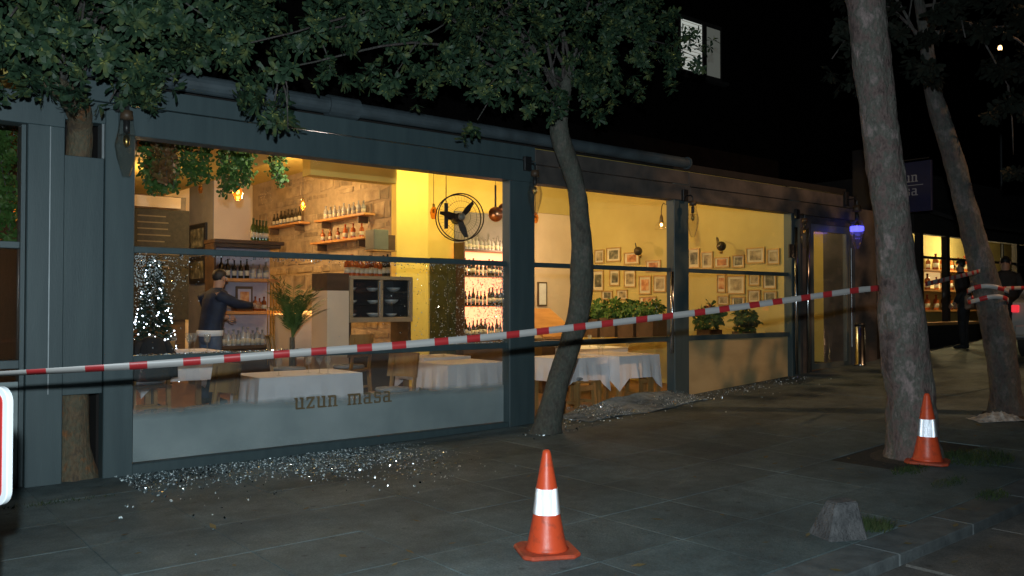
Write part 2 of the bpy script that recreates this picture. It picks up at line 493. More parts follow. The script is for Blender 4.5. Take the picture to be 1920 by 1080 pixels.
# ------------------------------------------------------------------ helpers: meshes and things
class MB:
    """collects shapes; build() links them as ONE mesh object"""

    def __init__(self):
        self.v, self.f, self.mi, self.uv = [], [], [], None

    def add(self, vs, fs, mi=0):
        o = len(self.v)
        self.v += [Vector(p) for p in vs]
        self.f += [tuple(i + o for i in q) for q in fs]
        self.mi += [mi] * len(fs)
        return self

    def box(self, x0, x1, y0, y1, z0, z1, mi=0):
        vs = [(x0, y0, z0), (x1, y0, z0), (x1, y1, z0), (x0, y1, z0), (x0, y0, z1), (x1, y0, z1), (x1, y1, z1), (x0, y1, z1)]
        return self.add(vs, [(0, 3, 2, 1), (4, 5, 6, 7), (0, 1, 5, 4), (1, 2, 6, 5), (2, 3, 7, 6), (3, 0, 4, 7)], mi)

    def bar(self, p0, p1, w, h, up=(0, 0, 1), mi=0):
        p0, p1 = Vector(p0), Vector(p1)
        d = (p1 - p0).normalized()
        s = d.cross(Vector(up))
        if s.length < 1e-4:
            s = d.cross(Vector((1, 0, 0)))
        s.normalize()
        u = s.cross(d)
        vs = [p + s * a * w / 2 + u * b * h / 2 for p in (p0, p1) for a, b in ((-1, -1), (1, -1), (1, 1), (-1, 1))]
        return self.add(vs, [(0, 1, 2, 3), (7, 6, 5, 4), (0, 4, 5, 1), (1, 5, 6, 2), (2, 6, 7, 3), (3, 7, 4, 0)], mi)

    def tube(self, path, radii, n=10, caps=True, wob=0.0, seed=0.0, mi=0):
        path = [Vector(p) for p in path]
        if not isinstance(radii, (list, tuple)):
            radii = [radii] * len(path)
        o = len(self.v)
        ref = None
        for k, p in enumerate(path):
            d = (path[min(k + 1, len(path) - 1)] - path[max(k - 1, 0)]).normalized()
            if ref is None:
                ref = Vector((1, 0, 0)) if abs(d.x) < 0.9 else Vector((0, 1, 0))
            s = (ref - d * ref.dot(d)).normalized()
            ref = s
            u = d.cross(s)
            for j in range(n):
                a = 2 * math.pi * j / n
                r = radii[k]
                if wob:
                    q = p * 2.3 + Vector((math.cos(a), math.sin(a), seed)) * 0.9
                    r *= 1 + wob * mnoise.noise(q) + wob * 0.45 * mnoise.noise(q * 3.1)
                self.v.append(p + (s * math.cos(a) + u * math.sin(a)) * r)
        m = len(path)
        for k in range(m - 1):
            for j in range(n):
                a, b = o + k * n + j, o + k * n + (j + 1) % n
                self.f.append((a, b, b + n, a + n))
                self.mi.append(mi)
        if caps:
            self.f.append(tuple(o + j for j in reversed(range(n))))
            self.f.append(tuple(o + (m - 1) * n + j for j in range(n)))
            self.mi += [mi, mi]
        return self

    def lathe(self, prof, n=16, c=(0, 0, 0), mi=0):
        """profile of (radius, height) turned about a vertical axis"""
        o = len(self.v)
        c = Vector(c)
        for r, z in prof:
            for j in range(n):
                a = 2 * math.pi * j / n
                self.v.append(c + Vector((r * math.cos(a), r * math.sin(a), z)))
        for k in range(len(prof) - 1):
            for j in range(n):
                a, b = o + k * n + j, o + k * n + (j + 1) % n
                self.f.append((a, b, b + n, a + n))
                self.mi.append(mi)
        if prof[0][0] > 1e-4:
            self.f.append(tuple(o + j for j in reversed(range(n))))
            self.mi.append(mi)
        if prof[-1][0] > 1e-4:
            self.f.append(tuple(o + (len(prof) - 1) * n + j for j in range(n)))
            self.mi.append(mi)
        return self

    def ball(self, c, rx, ry=None, rz=None, n=10, m=7, mi=0):
        ry, rz = ry or rx, rz or rx
        o = len(self.v)
        prof = [(max(1e-3, math.sin(math.pi * k / m)), -math.cos(math.pi * k / m)) for k in range(m + 1)]
        self.lathe(prof, n, mi=mi)
        for k in range(o, len(self.v)):
            p = self.v[k]
            self.v[k] = Vector((c[0] + p.x * rx, c[1] + p.y * ry, c[2] + p.z * rz))
        return self

    def prism(self, poly, d, mi=0):
        """closed 3-D polygon pushed along d"""
        d = Vector(d)
        n = len(poly)
        vs = [Vector(p) for p in poly] + [Vector(p) + d for p in poly]
        fs = [tuple(reversed(range(n))), tuple(range(n, 2 * n))] + [(k, (k + 1) % n, n + (k + 1) % n, n + k) for k in range(n)]
        return self.add(vs, fs, mi)

    def moved(self, mtx):
        self.v = [mtx @ p for p in self.v]
        return self

    def build(self, name, material, parent=None, world=False, smooth=False, bevel=0.0, weld=False):
        off = ORIGIN.get(parent.name, Vector()) if (world and parent) else Vector()
        me = bpy.data.meshes.new(name)
        me.from_pydata([p - off for p in self.v], [], self.f)
        mats = material if isinstance(material, (list, tuple)) else [material]
        for m_ in mats:
            me.materials.append(m_)
        if len(mats) > 1:
            me.polygons.foreach_set('material_index', self.mi)
        if bevel or weld:
            bm = bmesh.new()
            bm.from_mesh(me)
            if weld:
                bmesh.ops.remove_doubles(bm, verts=bm.verts, dist=1e-4)
            if bevel:
                bmesh.ops.bevel(bm, geom=list(bm.edges), offset=bevel, segments=1, affect='EDGES', clamp_overlap=True)
            bmesh.ops.recalc_face_normals(bm, faces=bm.faces)
            bm.to_mesh(me)
            bm.free()
        if smooth:
            me.polygons.foreach_set('use_smooth', [True] * len(me.polygons))
        me.update()
        o = bpy.data.objects.new(name, me)
        scene.collection.objects.link(o)
        if parent:
            o.parent = parent
            ORIGIN[o.name] = ORIGIN.get(parent.name, Vector())
        return o


ORIGIN = {}


def tag(o, label=None, cat=None, group=None, kind=None):
    if label:
        o['label'] = label
    if cat:
        o['category'] = cat
    if group:
        o['group'] = group
    if kind:
        o['kind'] = kind
    return o


def thing(name, label, cat, loc=(0, 0, 0), rz=0.0, group=None):
    o = bpy.data.objects.new(name, None)
    o.empty_display_size = 0.1
    scene.collection.objects.link(o)
    o.location = loc
    o.rotation_euler = (0, 0, rz)
    ORIGIN[o.name] = Vector(loc)
    return tag(o, label, cat, group)


def copy_tree(o, parent=None):
    c = o.copy()
    scene.collection.objects.link(c)
    c.parent = parent
    for ch in list(o.children):
        copy_tree(ch, c)
    return c


def place(src, used, loc, rz=0.0, label=None, group=None, scale=1.0):
    """the first call moves the source itself, later calls a copy of its whole tree"""
    o = src if not used.get(src.name) else copy_tree(src)
    used[src.name] = True
    o.location = loc
    o.rotation_euler = (0, 0, rz)
    if scale != 1.0:
        o.scale = (scale, scale, scale)
    tag(o, label, None, group)
    return o


USED = {}


def structure(o):
    return tag(o, kind='structure')


# ------------------------------------------------------------------ ground, pavement, kerb, road
def grid_sheet(name, xs, ys, zf, m):
    b = MB()
    n = len(ys)
    for x in xs:
        for y in ys:
            b.v.append(Vector((x, y, zf(x, y))))
    for i in range(len(xs) - 1):
        for j in range(n - 1):
            a = i * n + j
            b.f.append((a, a + n, a + n + 1, a + 1))
            b.mi.append(0)
    return structure(b.build(name, m, smooth=True))


def ground_z(x, y):
    return G(x) - 0.075 if y < -0.01 or x > 14.6 else -0.35


gx = [-80, -40, -20, -10, -5] + [k * 0.5 for k in range(-4, 30)] + [14.55, 14.65, 15.5, 17, 20, 25, 32, 45, 70, 110]
grid_sheet('ground', gx, [-90, -40, -20, -12, -8, -6.2, -4, -2, -0.3, -0.02, 0.02, 1, 4, 10, 25, 60, 110], ground_z, M['bed'])

KY0, KY1 = -5.54, -5.250                          # the kerb runs along the facade
pav = grid_sheet('pavement', [-9 + 0.5 * k for k in range(0, 67)], [KY1 + 0.002, -4, -2.5, -1.2, -0.05], lambda x, y: G(x) - 0.009, M['bed'])
SL = 0.74
slab_src = MB().box(-SL / 2 + 0.0025, SL / 2 - 0.0025, -SL / 2 + 0.0025, SL / 2 - 0.0025, -0.05, 0.0).build('slab', M['slab'], bevel=0.002)
slab_src.parent = pav
first = True
nrow = 7
for i in range(-4, 30):
    for j in range(nrow):
        x = i * SL + 0.2
        y = -0.06 - SL / 2 - j * SL
        if y - SL / 2 < KY1:
            continue
        if (x - 8.15) ** 2 + (y + 4.1) ** 2 < 0.45 or (x - 10.7) ** 2 + (y + 4.15) ** 2 < 0.4 or (x - 6.5) ** 2 + (y + 0.72) ** 2 < 0.12:
            continue                              # tree pits
        o = slab_src if first else slab_src.copy()
        if not first:
            scene.collection.objects.link(o)
        first = False
        o.location = (x, y, G(x) + rnd.uniform(-0.0015, 0.0015))
        o.rotation_euler = (rnd.uniform(-0.002, 0.002), -math.atan(Gs(x)) + rnd.uniform(-0.002, 0.002), rnd.choice((0, 1, 2, 3)) * math.pi / 2 * 0)
# kerb stones
kerb = structure(MB().box(-9, 24, KY0 + 0.02, KY1 - 0.02, -0.3, -0.12).build('kerb', M['kerb']))
ks = MB().box(-0.495, 0.495, KY0, KY1, -0.16, 0.0).build('kerb_stone', M['kerb'], kerb, bevel=0.006)
for k in range(-8, 22):
    o = ks if k == -8 else ks.copy()
    if k > -8:
        scene.collection.objects.link(o)
    o.location = (k + 0.5, 0, G(k + 0.5) + 0.004 + rnd.uniform(-0.004, 0.004))
    o.rotation_euler = (0, -math.atan(Gs(k + 0.5)), 0)
grid_sheet('road', [-40, -20, -9] + [-8 + k for k in range(0, 34)] + [35, 60, 100], [-40, -20, -12, -9, -7, KY0], lambda x, y: G(x) - 0.07, M['road'])
# large pale paving blocks on the road side of the kerb
rd = bpy.data.objects['road']
rb = MB().box(-0.59, 0.59, -0.44, 0.44, -0.05, 0.0).build('slab', M['road'], rd, bevel=0.01)
firstb = True
for i in range(0, 9):
    for j in range(3):
        o = rb if firstb else rb.copy()
        if not firstb:
            scene.collection.objects.link(o)
        firstb = False
        x = 2.0 + i * 1.2 + (0.6 if j % 2 else 0)
        o.location = (x, KY0 - 0.46 - j * 0.9, G(x) - 0.055 + rnd.uniform(-0.004, 0.004))
        o.rotation_euler = (0, -math.atan(Gs(x)), 0)

# ------------------------------------------------------------------ restaurant shell
ZT, ZM, ZR = 2.98, 1.985, 1.01                      # heights of window head, middle rail and lower rail
xA0, xA1 = XF(48, -0.1), XF(118, -0.1)              # posts beside the walled-in tree
xB0, xB1 = XF(194, -0.1), XF(250, -0.1)
xC0, xC1 = XF(954, -0.1), XF(1001, -0.1)
xD0, xD1 = XF(1263, -0.1), XF(1290, -0.1)
xE0, xE1 = XF(1483, -0.1), XF(1499, -0.1)
XEND = 12.45                                         # inner end wall

REST = thing('restaurant_building', 'restaurant front of dark grey-blue posts and rails with broken glazing', 'building', (6.0, 0.0, 0.0))


def rpart(b, name, m, parent=None, **kw):
    return b.build(name, m, parent or REST, world=True, **kw)


def post(x0, x1, z1, y0=-0.12, y1=0.03, m='paint', z0=None, name='post'):
    z0 = G((x0 + x1) / 2) - 0.05 if z0 is None else z0
    return rpart(MB().box(x0, x1, y0, y1, z0, z1), name, M[m], bevel=0.006)


pA = post(xA0, xA1, 3.24)
rpart(MB().box(xA0 + 0.30 * (xA1 - xA0) * 2.0 - 0.004, xA0 + 0.30 * (xA1 - xA0) * 2.0 + 0.004, -0.125, -0.1205, 0.75, 3.2), 'bright_strip', M['edge_and_lit_side'], pA)
rpart(MB().box(xA0 - 0.035, xA0 - 0.003, -0.06, 0.1, -0.02, 3.0), 'inner_frame', M['paint'], pA)
pB = post(xB0, xB1, 3.24)
rpart(MB().box(xB0 - 0.022, xB0 - 0.003, -0.09, 0.05, 2.76, 3.06), 'bright_strip', M['edge_and_lit_side'], pB)  # light on the post's inner side, put in as a bright strip
post(xC0, xC1, 3.24)
pD = post(xD0, xD1, 3.24)
# bright tubular profile on the post between the right-hand bays
for (px, z0, z1) in ((1260, ZR - 0.2, ZM - 0.03),):
    rpart(MB().tube([(XF(px, -0.14), -0.145, z0), (XF(px, -0.14), -0.145, z1)], 0.024, 12), 'steel_tube', M['steel'], pD, smooth=True)
post(xE0, xE1, 3.24)
# panel that covers the tree's recess between the two left posts
rpart(MB().box(xA1 + 0.002, xB0 - 0.002, -0.085, -0.035, 0.73, 2.76), 'cover_panel', M['paint'], bevel=0.004)
rpart(MB().box(xA1 + 0.002, xB0 - 0.002, 0.36, 0.40, -0.05, 3.3), 'recess_back', M['dark_wall'])
rpart(MB().box(xA1 - 0.05, xA1 - 0.002, 0.13, 0.36, -0.05, 3.3), 'recess_side', M['dark_wall'])
rpart(MB().box(xB0 + 0.002, xB0 + 0.05, 0.13, 0.36, -0.05, 3.3), 'recess_side', M['dark_wall'])

# fascia boards
XL = -7.0
rpart(MB().box(XL, xA1 - 0.003, -0.14, 0.05, ZT, 3.245), 'fascia', M['paint'], bevel=0.005)
rpart(MB().box(xA1, xB0 + 0.10, -0.10, 0.05, 3.06, 3.245), 'fascia', M['paint'], bevel=0.005)
rpart(MB().box(xB0 + 0.103, xC1, -0.145, 0.05, ZT, 3.235), 'fascia', M['paint'], bevel=0.005)
rpart(MB().box(xB0 - 0.6, xC1, -0.125, 0.05, 3.249, 3.42), 'fascia', M['paint'], bevel=0.005)
rpart(MB().box(xC1 + 0.004, xD1, -0.145, 0.05, ZT, 3.20), 'fascia', M['fascia_warm'], bevel=0.005)
rpart(MB().box(xC1 + 0.004, xD1, -0.125, 0.05, 3.215, 3.40), 'fascia', M['fascia_warm'], bevel=0.005)
rpart(MB().box(xD1 + 0.004, 14.25, -0.145, 0.05, ZT, 3.18), 'fascia', M['fascia_warm'], bevel=0.005)
rpart(MB().box(xD1 + 0.004, 14.25, -0.125, 0.05, 3.195, 3.40), 'fascia', M['fascia_warm'], bevel=0.005)
# rolled awning cassette along the roof edge
XC_END = XF(1292, -0.2)
ca = MB()
ca.tube([(xB0 - 0.3, -0.16, 3.52), (XF(664, -0.2), -0.16, 3.52)], 0.085, 16)
rpart(ca, 'awning_cassette', M['cassette'], smooth=False)
rpart(MB().tube([(XF(664, -0.2) + 0.01, -0.16, 3.515), (XC_END, -0.16, 3.515)], 0.075, 16), 'awning_cassette', M['cassette'])
rpart(MB().tube([(XF(615, -0.2), -0.16, 3.52), (XF(672, -0.2), -0.16, 3.52)], 0.108, 16), 'cassette_sleeve', M['cassette'])
rpart(MB().tube([(XC_END, -0.16, 3.515), (XC_END + 0.03, -0.16, 3.515)], 0.088, 16), 'cassette_cap', M['cassette'])
rpart(MB().box(XL, 14.3, 0.06, 1.5, 3.46, 3.56), 'roof', M['dark_wall'])
rpart(MB().box(XL, 14.3, 1.5, 10.3, 4.16, 4.25), 'roof', M['dark_wall'])
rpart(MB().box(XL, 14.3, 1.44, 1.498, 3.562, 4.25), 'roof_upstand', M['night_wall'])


# glazed bays
def bay(x0, x1, mid_open, low, z_low0):
    w = rpart(MB().box(x0, x1, -0.05, 0.03, ZM - 0.028, ZM + 0.028), 'window', M['paint'], bevel=0.004)   # the middle rail carries the bay
    rpart(MB().box(x0, x1, -0.07, 0.05, ZR - 0.04, ZR + 0.03), 'lower_rail', M['paint'], w, bevel=0.004)
    rpart(MB().box(x0, x1, -0.012, -0.004, ZM + 0.03, ZT), 'pane', M['glass'], w)
    if not mid_open:
        rpart(MB().box(x0, x1, -0.012, -0.004, ZR + 0.032, ZM - 0.03), 'pane', M['glass'], w)
    if low:
        rpart(MB().box(x0, x1, -0.012, -0.004, z_low0, ZR - 0.042), 'pane', M['glass'], w)
    return w


w0 = bay(XF(-420), xA0 - 0.038, False, False, 0)
rpart(MB().box(XF(-420), xA0 - 0.038, -0.03, 0.03, -0.02, 0.86), 'frosted_panel', M['film'], w0)
w1 = bay(xB1, xC0, True, True, 0.09)
fp = rpart(MB().box(xB1 + 0.001, xC0 - 0.001, 0.0, 0.003, 0.09, ZR - 0.043), 'frosted_panel', M['film_fade'], w1)
rpart(MB().box(xB1, xC0, -0.09, 0.06, -0.05, 0.085), 'sill', M['paint'], w1, bevel=0.006)
w2 = bay(xC1, xD0, False, False, 0.3)
w3 = bay(xD1, xE0, False, False, 0)
rpart(MB().box(xD1, xE0, -0.035, 0.0, 0.1, ZR - 0.042), 'wood_panel', mat('honey plywood panel', (0.52, 0.40, 0.21), (0.44, 0.33, 0.17), 0.5, scale=5, stretch=(0.4, 1, 1)), w3)

# bronze letters on the glass of the broad bay
LET = {
    'u': (0.95, [(0.0, 0.28, 0.87, 1.0), (0.10, 0.28, 0.08, 0.95), (0.14, 0.7, 0.0, 0.15), (0.62, 0.80, 0.0, 1.0), (0.48, 0.80, 0.87, 1.0), (0.62, 0.95, 0.0, 0.12)]),
    'n': (0.95, [(0.0, 0.28, 0.87, 1.0), (0.10, 0.28, 0.0, 1.0), (0.2, 0.72, 0.85, 1.0), (0.62, 0.80, 0.0, 0.92), (0.0, 0.4, 0.0, 0.12), (0.5, 0.93, 0.0, 0.12)]),
    'z': (0.85, [(0.04, 0.78, 0.86, 1.0), (0.04, 0.78, 0.0, 0.14), (0.04, 0.16, 0.72, 0.9), (0.66, 0.78, 0.1, 0.28), 'diag']),
    'm': (1.45, [(0.0, 0.26, 0.87, 1.0), (0.09, 0.26, 0.0, 1.0), (0.2, 1.25, 0.85, 1.0), (0.60, 0.77, 0.0, 0.92), (1.12, 1.29, 0.0, 0.92), (0.0, 0.36, 0.0, 0.12), (0.5, 0.87, 0.0, 0.12), (1.02, 1.42, 0.0, 0.12)]),
    'a': (0.95, [(0.12, 0.66, 0.86, 1.0), (0.56, 0.74, 0.0, 0.93), (0.16, 0.62, 0.46, 0.59), (0.04, 0.2, 0.1, 0.5), (0.12, 0.62, 0.0, 0.13), (0.6, 0.92, 0.0, 0.12)]),
    's': (0.82, [(0.12, 0.7, 0.86, 1.0), (0.06, 0.22, 0.55, 0.92), (0.14, 0.64, 0.44, 0.58), (0.56, 0.72, 0.08, 0.5), (0.06, 0.64, 0.0, 0.14), (0.6, 0.7, 0.72, 0.95), (0.06, 0.16, 0.06, 0.28)]),
}


def letter(ch, o, ux, uz, size, depth, thick=0.006):
    """a slab-serif letter: o lower-left corner, ux reading direction, uz up, depth the outward normal"""
    b = MB()
    o, ux, uz, dn = Vector(o), Vector(ux), Vector(uz), Vector(depth)
    for k, s in enumerate(LET[ch][1]):
        if s == 'diag':
            q = [(0.06, 0.12), (0.26, 0.12), (0.76, 0.88), (0.56, 0.88)]
        else:
            q = [(s[0], s[2]), (s[1], s[2]), (s[1], s[3]), (s[0], s[3])]
        poly = [o + ux * (a * size) + uz * (c * size) for a, c in q]
        b.prism(poly, dn * (thick + 0.0004 * k))
    return b


def write(text, start, ux, uz, size, dn, material, parent, space=0.9, gap=0.12):
    p = Vector(start)
    for ch in text:
        if ch == ' ':
            p = p + Vector(ux) * size * space
            continue
        letter(ch, p, ux, uz, size, dn).build('letter', material, parent, world=True)
        p = p + Vector(ux) * size * (LET[ch][0] + gap)


p0 = W(552, 772, Y=-0.016)
write('uzun masa', (p0.x, -0.013, 0.44), (1, 0, 0), (0, 0, 1), 0.118, (0, -1, 0), M['bronze'], w1, space=0.85)

# entrance door at the far end
xd0, xd1 = XF(1517), XF(1590)
zg = G(13.5)
rpart(MB().box(xE1 + 0.003, xd0 - 0.003, -0.05, 0.08, zg - 0.1, ZT), 'pier', M['fascia_warm'], bevel=0.004)
for px in (1497, 1519):
    t_ = rpart(MB().tube([(XF(px, -0.2), -0.16, G(12.9)), (XF(px, -0.2), -0.16, 2.75)], 0.028, 12), 'steel_tube', M['steel'], smooth=True)
door = rpart(MB().box(xd0, xd0 + 0.09, -0.04, 0.03, zg, 2.86).box(xd1 - 0.11, xd1, -0.04, 0.03, zg, 2.86).box(xd0 + 0.09, xd1 - 0.11, -0.04, 0.03, 2.74, 2.86).box(
    xd0 + 0.09, xd1 - 0.11, -0.04, 0.03, zg, zg + 0.1), 'door', M['grey_metal'])
rpart(MB().box(xd0 + 0.092, xd1 - 0.112, -0.012, -0.004, zg + 0.1, 2.74), 'pane', M['glass'], door)
rpart(MB().tube([(xd1 - 0.05, -0.10, zg + 0.35), (xd1 - 0.05, -0.10, zg + 2.1)], 0.014, 8), 'handle', M['steel'], door)
rpart(MB().box(xd0, xd1, -0.05, 0.05, 2.862, ZT - 0.002), 'transom', M['fascia_warm'])
rpart(MB().box(XF(1592), XF(1632), -0.12, 0.5, zg - 0.2, 3.2), 'pier', M['fascia_warm'])
rpart(MB().box(xE0 + 0.2, XF(1632), 1.5, 1.55, zg - 0.2, 3.46), 'vestibule_wall', M['yellow'])
rpart(MB().box(XF(1632) - 0.1, XF(1632), 0.502, 1.5, zg - 0.2, 3.46), 'vestibule_wall', M['yellow'])
rpart(MB().box(xE0 + 0.2, XF(1632), 0.06, 1.5, zg - 0.2, zg - 0.02), 'vestibule_floor', M['floor'])
# small entry keypad on the pier
rpart(MB().box(XF(1479, -0.13), XF(1490, -0.13), -0.15, -0.121, ZF(1484, 485), ZF(1484, 460)), 'keypad', M['black'], bevel=0.004)

# ------------------------------------------------------------------ interior shell
def st(b, name, m, **kw):
    return structure(b.build(name, m, **kw))


st(MB().box(XL, XEND, 0.08, 10.2, -0.06, 0.0), 'interior_floor', M['floor'])
st(MB().box(XL, 7.25, 1.35, 10.2, 0.001, 0.20), 'raised_floor', M['floor'])
XR, YR, ZH = 4.68, 1.6, 4.10                          # the room is higher to the right, behind the front strip
st(MB().box(XL, XR, 0.08, 10.2, 3.40, 3.455), 'interior_ceiling', M['ceiling'])
st(MB().box(XR + 0.001, XEND, 0.08, YR, 3.40, 3.455), 'interior_ceiling', M['ceiling'])
st(MB().box(XR + 0.001, XEND, YR, 10.2, ZH, ZH + 0.05), 'interior_ceiling', M['ceiling'])
st(MB().box(XR + 0.001, XEND, YR - 0.06, YR - 0.001, 3.456, ZH + 0.05), 'ceiling_upstand', M['ceiling'])
st(MB().box(XR - 0.06, XR, YR, 10.2, 3.456, ZH + 0.05), 'ceiling_upstand', M['ceiling'])


def ceil_at(x, y):
    return ZH - 0.005 if (x > XR and y > YR) else 3.395


st(MB().box(XEND, XEND + 0.15, 0.12, 5.2, -0.1, 3.44), 'end_wall', M['endwall'])
st(MB().box(XEND, XEND + 0.15, 1.6, 5.2, 3.441, ZH), 'end_wall_frieze', M['endwall'])
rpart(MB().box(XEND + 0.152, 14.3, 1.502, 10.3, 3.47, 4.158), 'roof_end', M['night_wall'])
YB = W(1090, 500, X=XEND).y
st(MB().box(7.95, XEND, YB, YB + 0.15, 0.0, 3.34), 'back_wall', M['cream'])
st(MB().box(7.95, XEND, YB - 0.03, YB + 0.15, 3.342, ZH), 'back_wall_frieze', M['endwall'])
YP = 4.0
XS = W(743, 400, Y=YP).x                              # stone side wall, running away from the street
XP1 = W(803, 400, Y=YP).x
st(MB().box(XS + 0.004, XP1, YP, YP + 0.155, 0.0, ZH).box(XS + 0.29, XP1, YP + 0.156, YB + 0.3, 0.0, ZH), 'pillar', M['yellow'])
st(MB().box(XP1 + 0.001, W(945, 400, Y=YB).x + 0.2, YB - 0.06, YB - 0.032, 0.0, ZH), 'bar_back_wall', M['yellow'])
sw = st(MB().box(XS + 0.02, XS + 0.28, YP + 0.16, 10.2, 0.0, ZH), 'stone_wall', M['mortar'])
# individual stones on the side wall
srng = random.Random(21)
zrow = 0.9
while zrow < 3.95:
    hrow = srng.uniform(0.13, 0.34)
    yy = YP + 0.17 + srng.uniform(-0.0, 0.1)
    while yy < 9.6:
        ln = srng.uniform(0.16, 0.75)
        d = srng.uniform(0.004, 0.028)
        g = 0.026
        y0, y1, z0, z1 = yy + g, yy + ln - g, zrow + g, min(zrow + hrow - g, 4.08)
        if z1 - z0 > 0.05:
            j = lambda a=0.03: srng.uniform(-a * 0.8, a * 0.5)
            poly = [(XS + 0.022, y0 + j(), z0 + j()), (XS + 0.022, y1 + j(), z0 + j()), (XS + 0.022, y1 + j(), z1 + j()), (XS + 0.022, y0 + j(), z1 + j())]
            if srng.random() < 0.78:
                MB().prism(poly, (-d, 0, 0)).build('stone', M['stone'], sw, bevel=min(0.012, d * 0.45))
        yy += ln
    zrow += hrow
st(MB().box(XL, 7.5, 10.05, 10.2, 0.0, ZH), 'rear_wall', M['cream'])
st(MB().box(XL - 0.15, XL, 0.08, 10.2, 0.0, 3.4), 'side_wall', M['cream'])
st(MB().box(1.93, 2.05, 0.1, 6.4, 0.0, 3.39), 'light_block_wall', M['dark_wood'])  # added wall, keeps the room's light out of the left bay
# white column, its flank's shade painted on as a grey sheet
YC = 5.0
xc0, xc1 = W(400, 400, Y=YC).x, W(470, 400, Y=YC).x
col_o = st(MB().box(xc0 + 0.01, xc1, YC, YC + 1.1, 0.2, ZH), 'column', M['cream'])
MB().box(xc0, xc0 + 0.009, YC + 0.002, YC + 1.1, 0.2, 3.4).build('flank_shade', M['grey_board_and_shade'], col_o)
# ceiling beams running along the street and across
b1 = st(MB().box(xc1 + 0.1, W(738, 330, Y=3.2).x, 3.1, 3.35, 3.33, 3.60), 'ceiling_beam', M['yellow'])
MB().box(xc1 + 0.1, W(738, 330, Y=3.2).x, 3.11, 3.34, 3.605, 3.63).build('light_strip', M['cove_glow'], b1)
st(MB().box(XL, xc0 - 0.01, 6.5, 6.8, 3.09, 3.27), 'ceiling_beam', M['cream'])
for k in range(4):
    st(MB().box(-3 + k * 1.9, -2.85 + k * 1.9, 2.0, 6.45, 3.22, 3.39), 'ceiling_beam', M['orange_wood'])

# dark back room board with chalk lines
brd = thing('menu_board', 'wide black menu board with chalk lines on the rear wall', 'menu board', (3.2, 7.4, 1.9))
bx0, bx1 = W(246, 430, Y=7.4).x, W(356, 430, Y=7.4).x
bz0, bz1 = W(300, 600, Y=7.4).z, W(300, 392, Y=7.4).z
MB().box(bx0, bx1, 7.4, 7.45, bz0, bz1).build('board', M['chalk'], brd, world=True)
for k in range(9):
    zc = bz1 - 0.14 - k * 0.11
    MB().box(bx0 + 0.1, bx0 + 0.5 + 0.3 * rnd.random(), 7.393, 7.399, zc, zc + 0.022).build('chalk_line', M['chalk_text'], brd, world=True)
tag(structure(MB().box(bx0 - 1.0, bx1 - 0.05, 7.46, 7.6, 0.2, 3.4).build('partition_wall', M['dark_wood'])))

# ------------------------------------------------------------------ bottles, glasses
def bottle_proto(name, material, prof, label_band=None):
    root = thing(name, None, 'bottle')
    MB().lathe(prof, 12).build('glass_body', material, root, smooth=True)
    if label_band:
        r, z0, z1 = label_band
        MB().lathe([(r, z0), (r, z1)], 12).build('paper_label', M['label'], root, smooth=True)
    return root


WINE = [(0.0, 0.0), (0.036, 0.0), (0.038, 0.01), (0.038, 0.18), (0.032, 0.205), (0.016, 0.235), (0.0135, 0.25), (0.0135, 0.295), (0.0155, 0.297), (0.0155, 0.31), (0.0, 0.312)]
SPIRIT = [(0.0, 0.0), (0.042, 0.0), (0.044, 0.012), (0.044, 0.15), (0.038, 0.175), (0.015, 0.195), (0.014, 0.235), (0.018, 0.237), (0.018, 0.26), (0.0, 0.262)]
B_dark = bottle_proto('wine_bottle', M['bottle_glass'], WINE, (0.0388, 0.05, 0.13))
B_green = bottle_proto('green_bottle', M['bottle_green'], WINE, (0.0388, 0.05, 0.12))
B_amber = bottle_proto('amber_bottle', M['bottle_amber'], SPIRIT, (0.0448, 0.04, 0.11))
B_clear = bottle_proto('clear_bottle', M['bottle_clear'], SPIRIT, (0.0448, 0.03, 0.10))


ORD = ['first', 'second', 'third', 'fourth', 'fifth', 'sixth', 'seventh', 'eighth', 'ninth', 'tenth', 'eleventh', 'twelfth', 'thirteenth', 'fourteenth']


def bottles(src, pts, label, group, smin=0.85, smax=1.1, ordered=True):
    for k, p in enumerate(pts):
        place(src, USED, p, rnd.uniform(0, 6), (ORD[k] + ' from left, ' + label) if ordered else label, group, rnd.uniform(smin, smax))


def line_pts(a, b, n, jit=0.02):
    a, b = Vector(a), Vector(b)
    d = (b - a)
    return [a + d * ((k + 0.5 + rnd.uniform(-jit, jit) * n * 0.3) / n) for k in range(n)]


# ---- shelf unit before the white column
YSH = 4.25
ux0, ux1 = W(405, 550, Y=YSH).x, W(526, 550, Y=YSH).x
zs = [W(465, y, Y=YSH).z for y in (648, 583, 522, 458)]
su = thing('shelf_unit', 'tall drinks shelf of pine boards with lilac back before the white column', 'shelf unit', ((ux0 + ux1) / 2, YSH, 0.2))
MB().box(ux0 + 0.02, ux1 - 0.02, YSH + 0.36, YSH + 0.38, 0.2, zs[3]).build('back_panel', M['mirror_back'], su, world=True)
for k, z in enumerate(zs):
    MB().box(ux0, ux1, YSH, YSH + 0.35, z - 0.05, z).build('shelf_board', M['orange_wood'] if k in (1, 2) else M['dark_wood'], su, world=True, bevel=0.004)
MB().box(ux0 - 0.03, ux0 - 0.002, YSH, YSH + 0.38, 0.2, zs[3]).build('side_panel', M['dark_wood'], su, world=True)
for k in range(5):                                      # slender brass rods at the right end
    x = ux1 - 0.03 - k * 0.045
    MB().tube([(x, YSH - 0.02, zs[0] - 0.3), (x, YSH - 0.02, zs[2] - 0.06)], 0.008, 6).build('rod', M['brass'], su, world=True)
MB().box(ux0 - 0.04, ux1 + 0.05, YSH - 0.03, YSH + 0.4, zs[3] + 0.002, zs[3] + 0.06).build('cornice', M['dark_wood'], su, world=True, bevel=0.006)
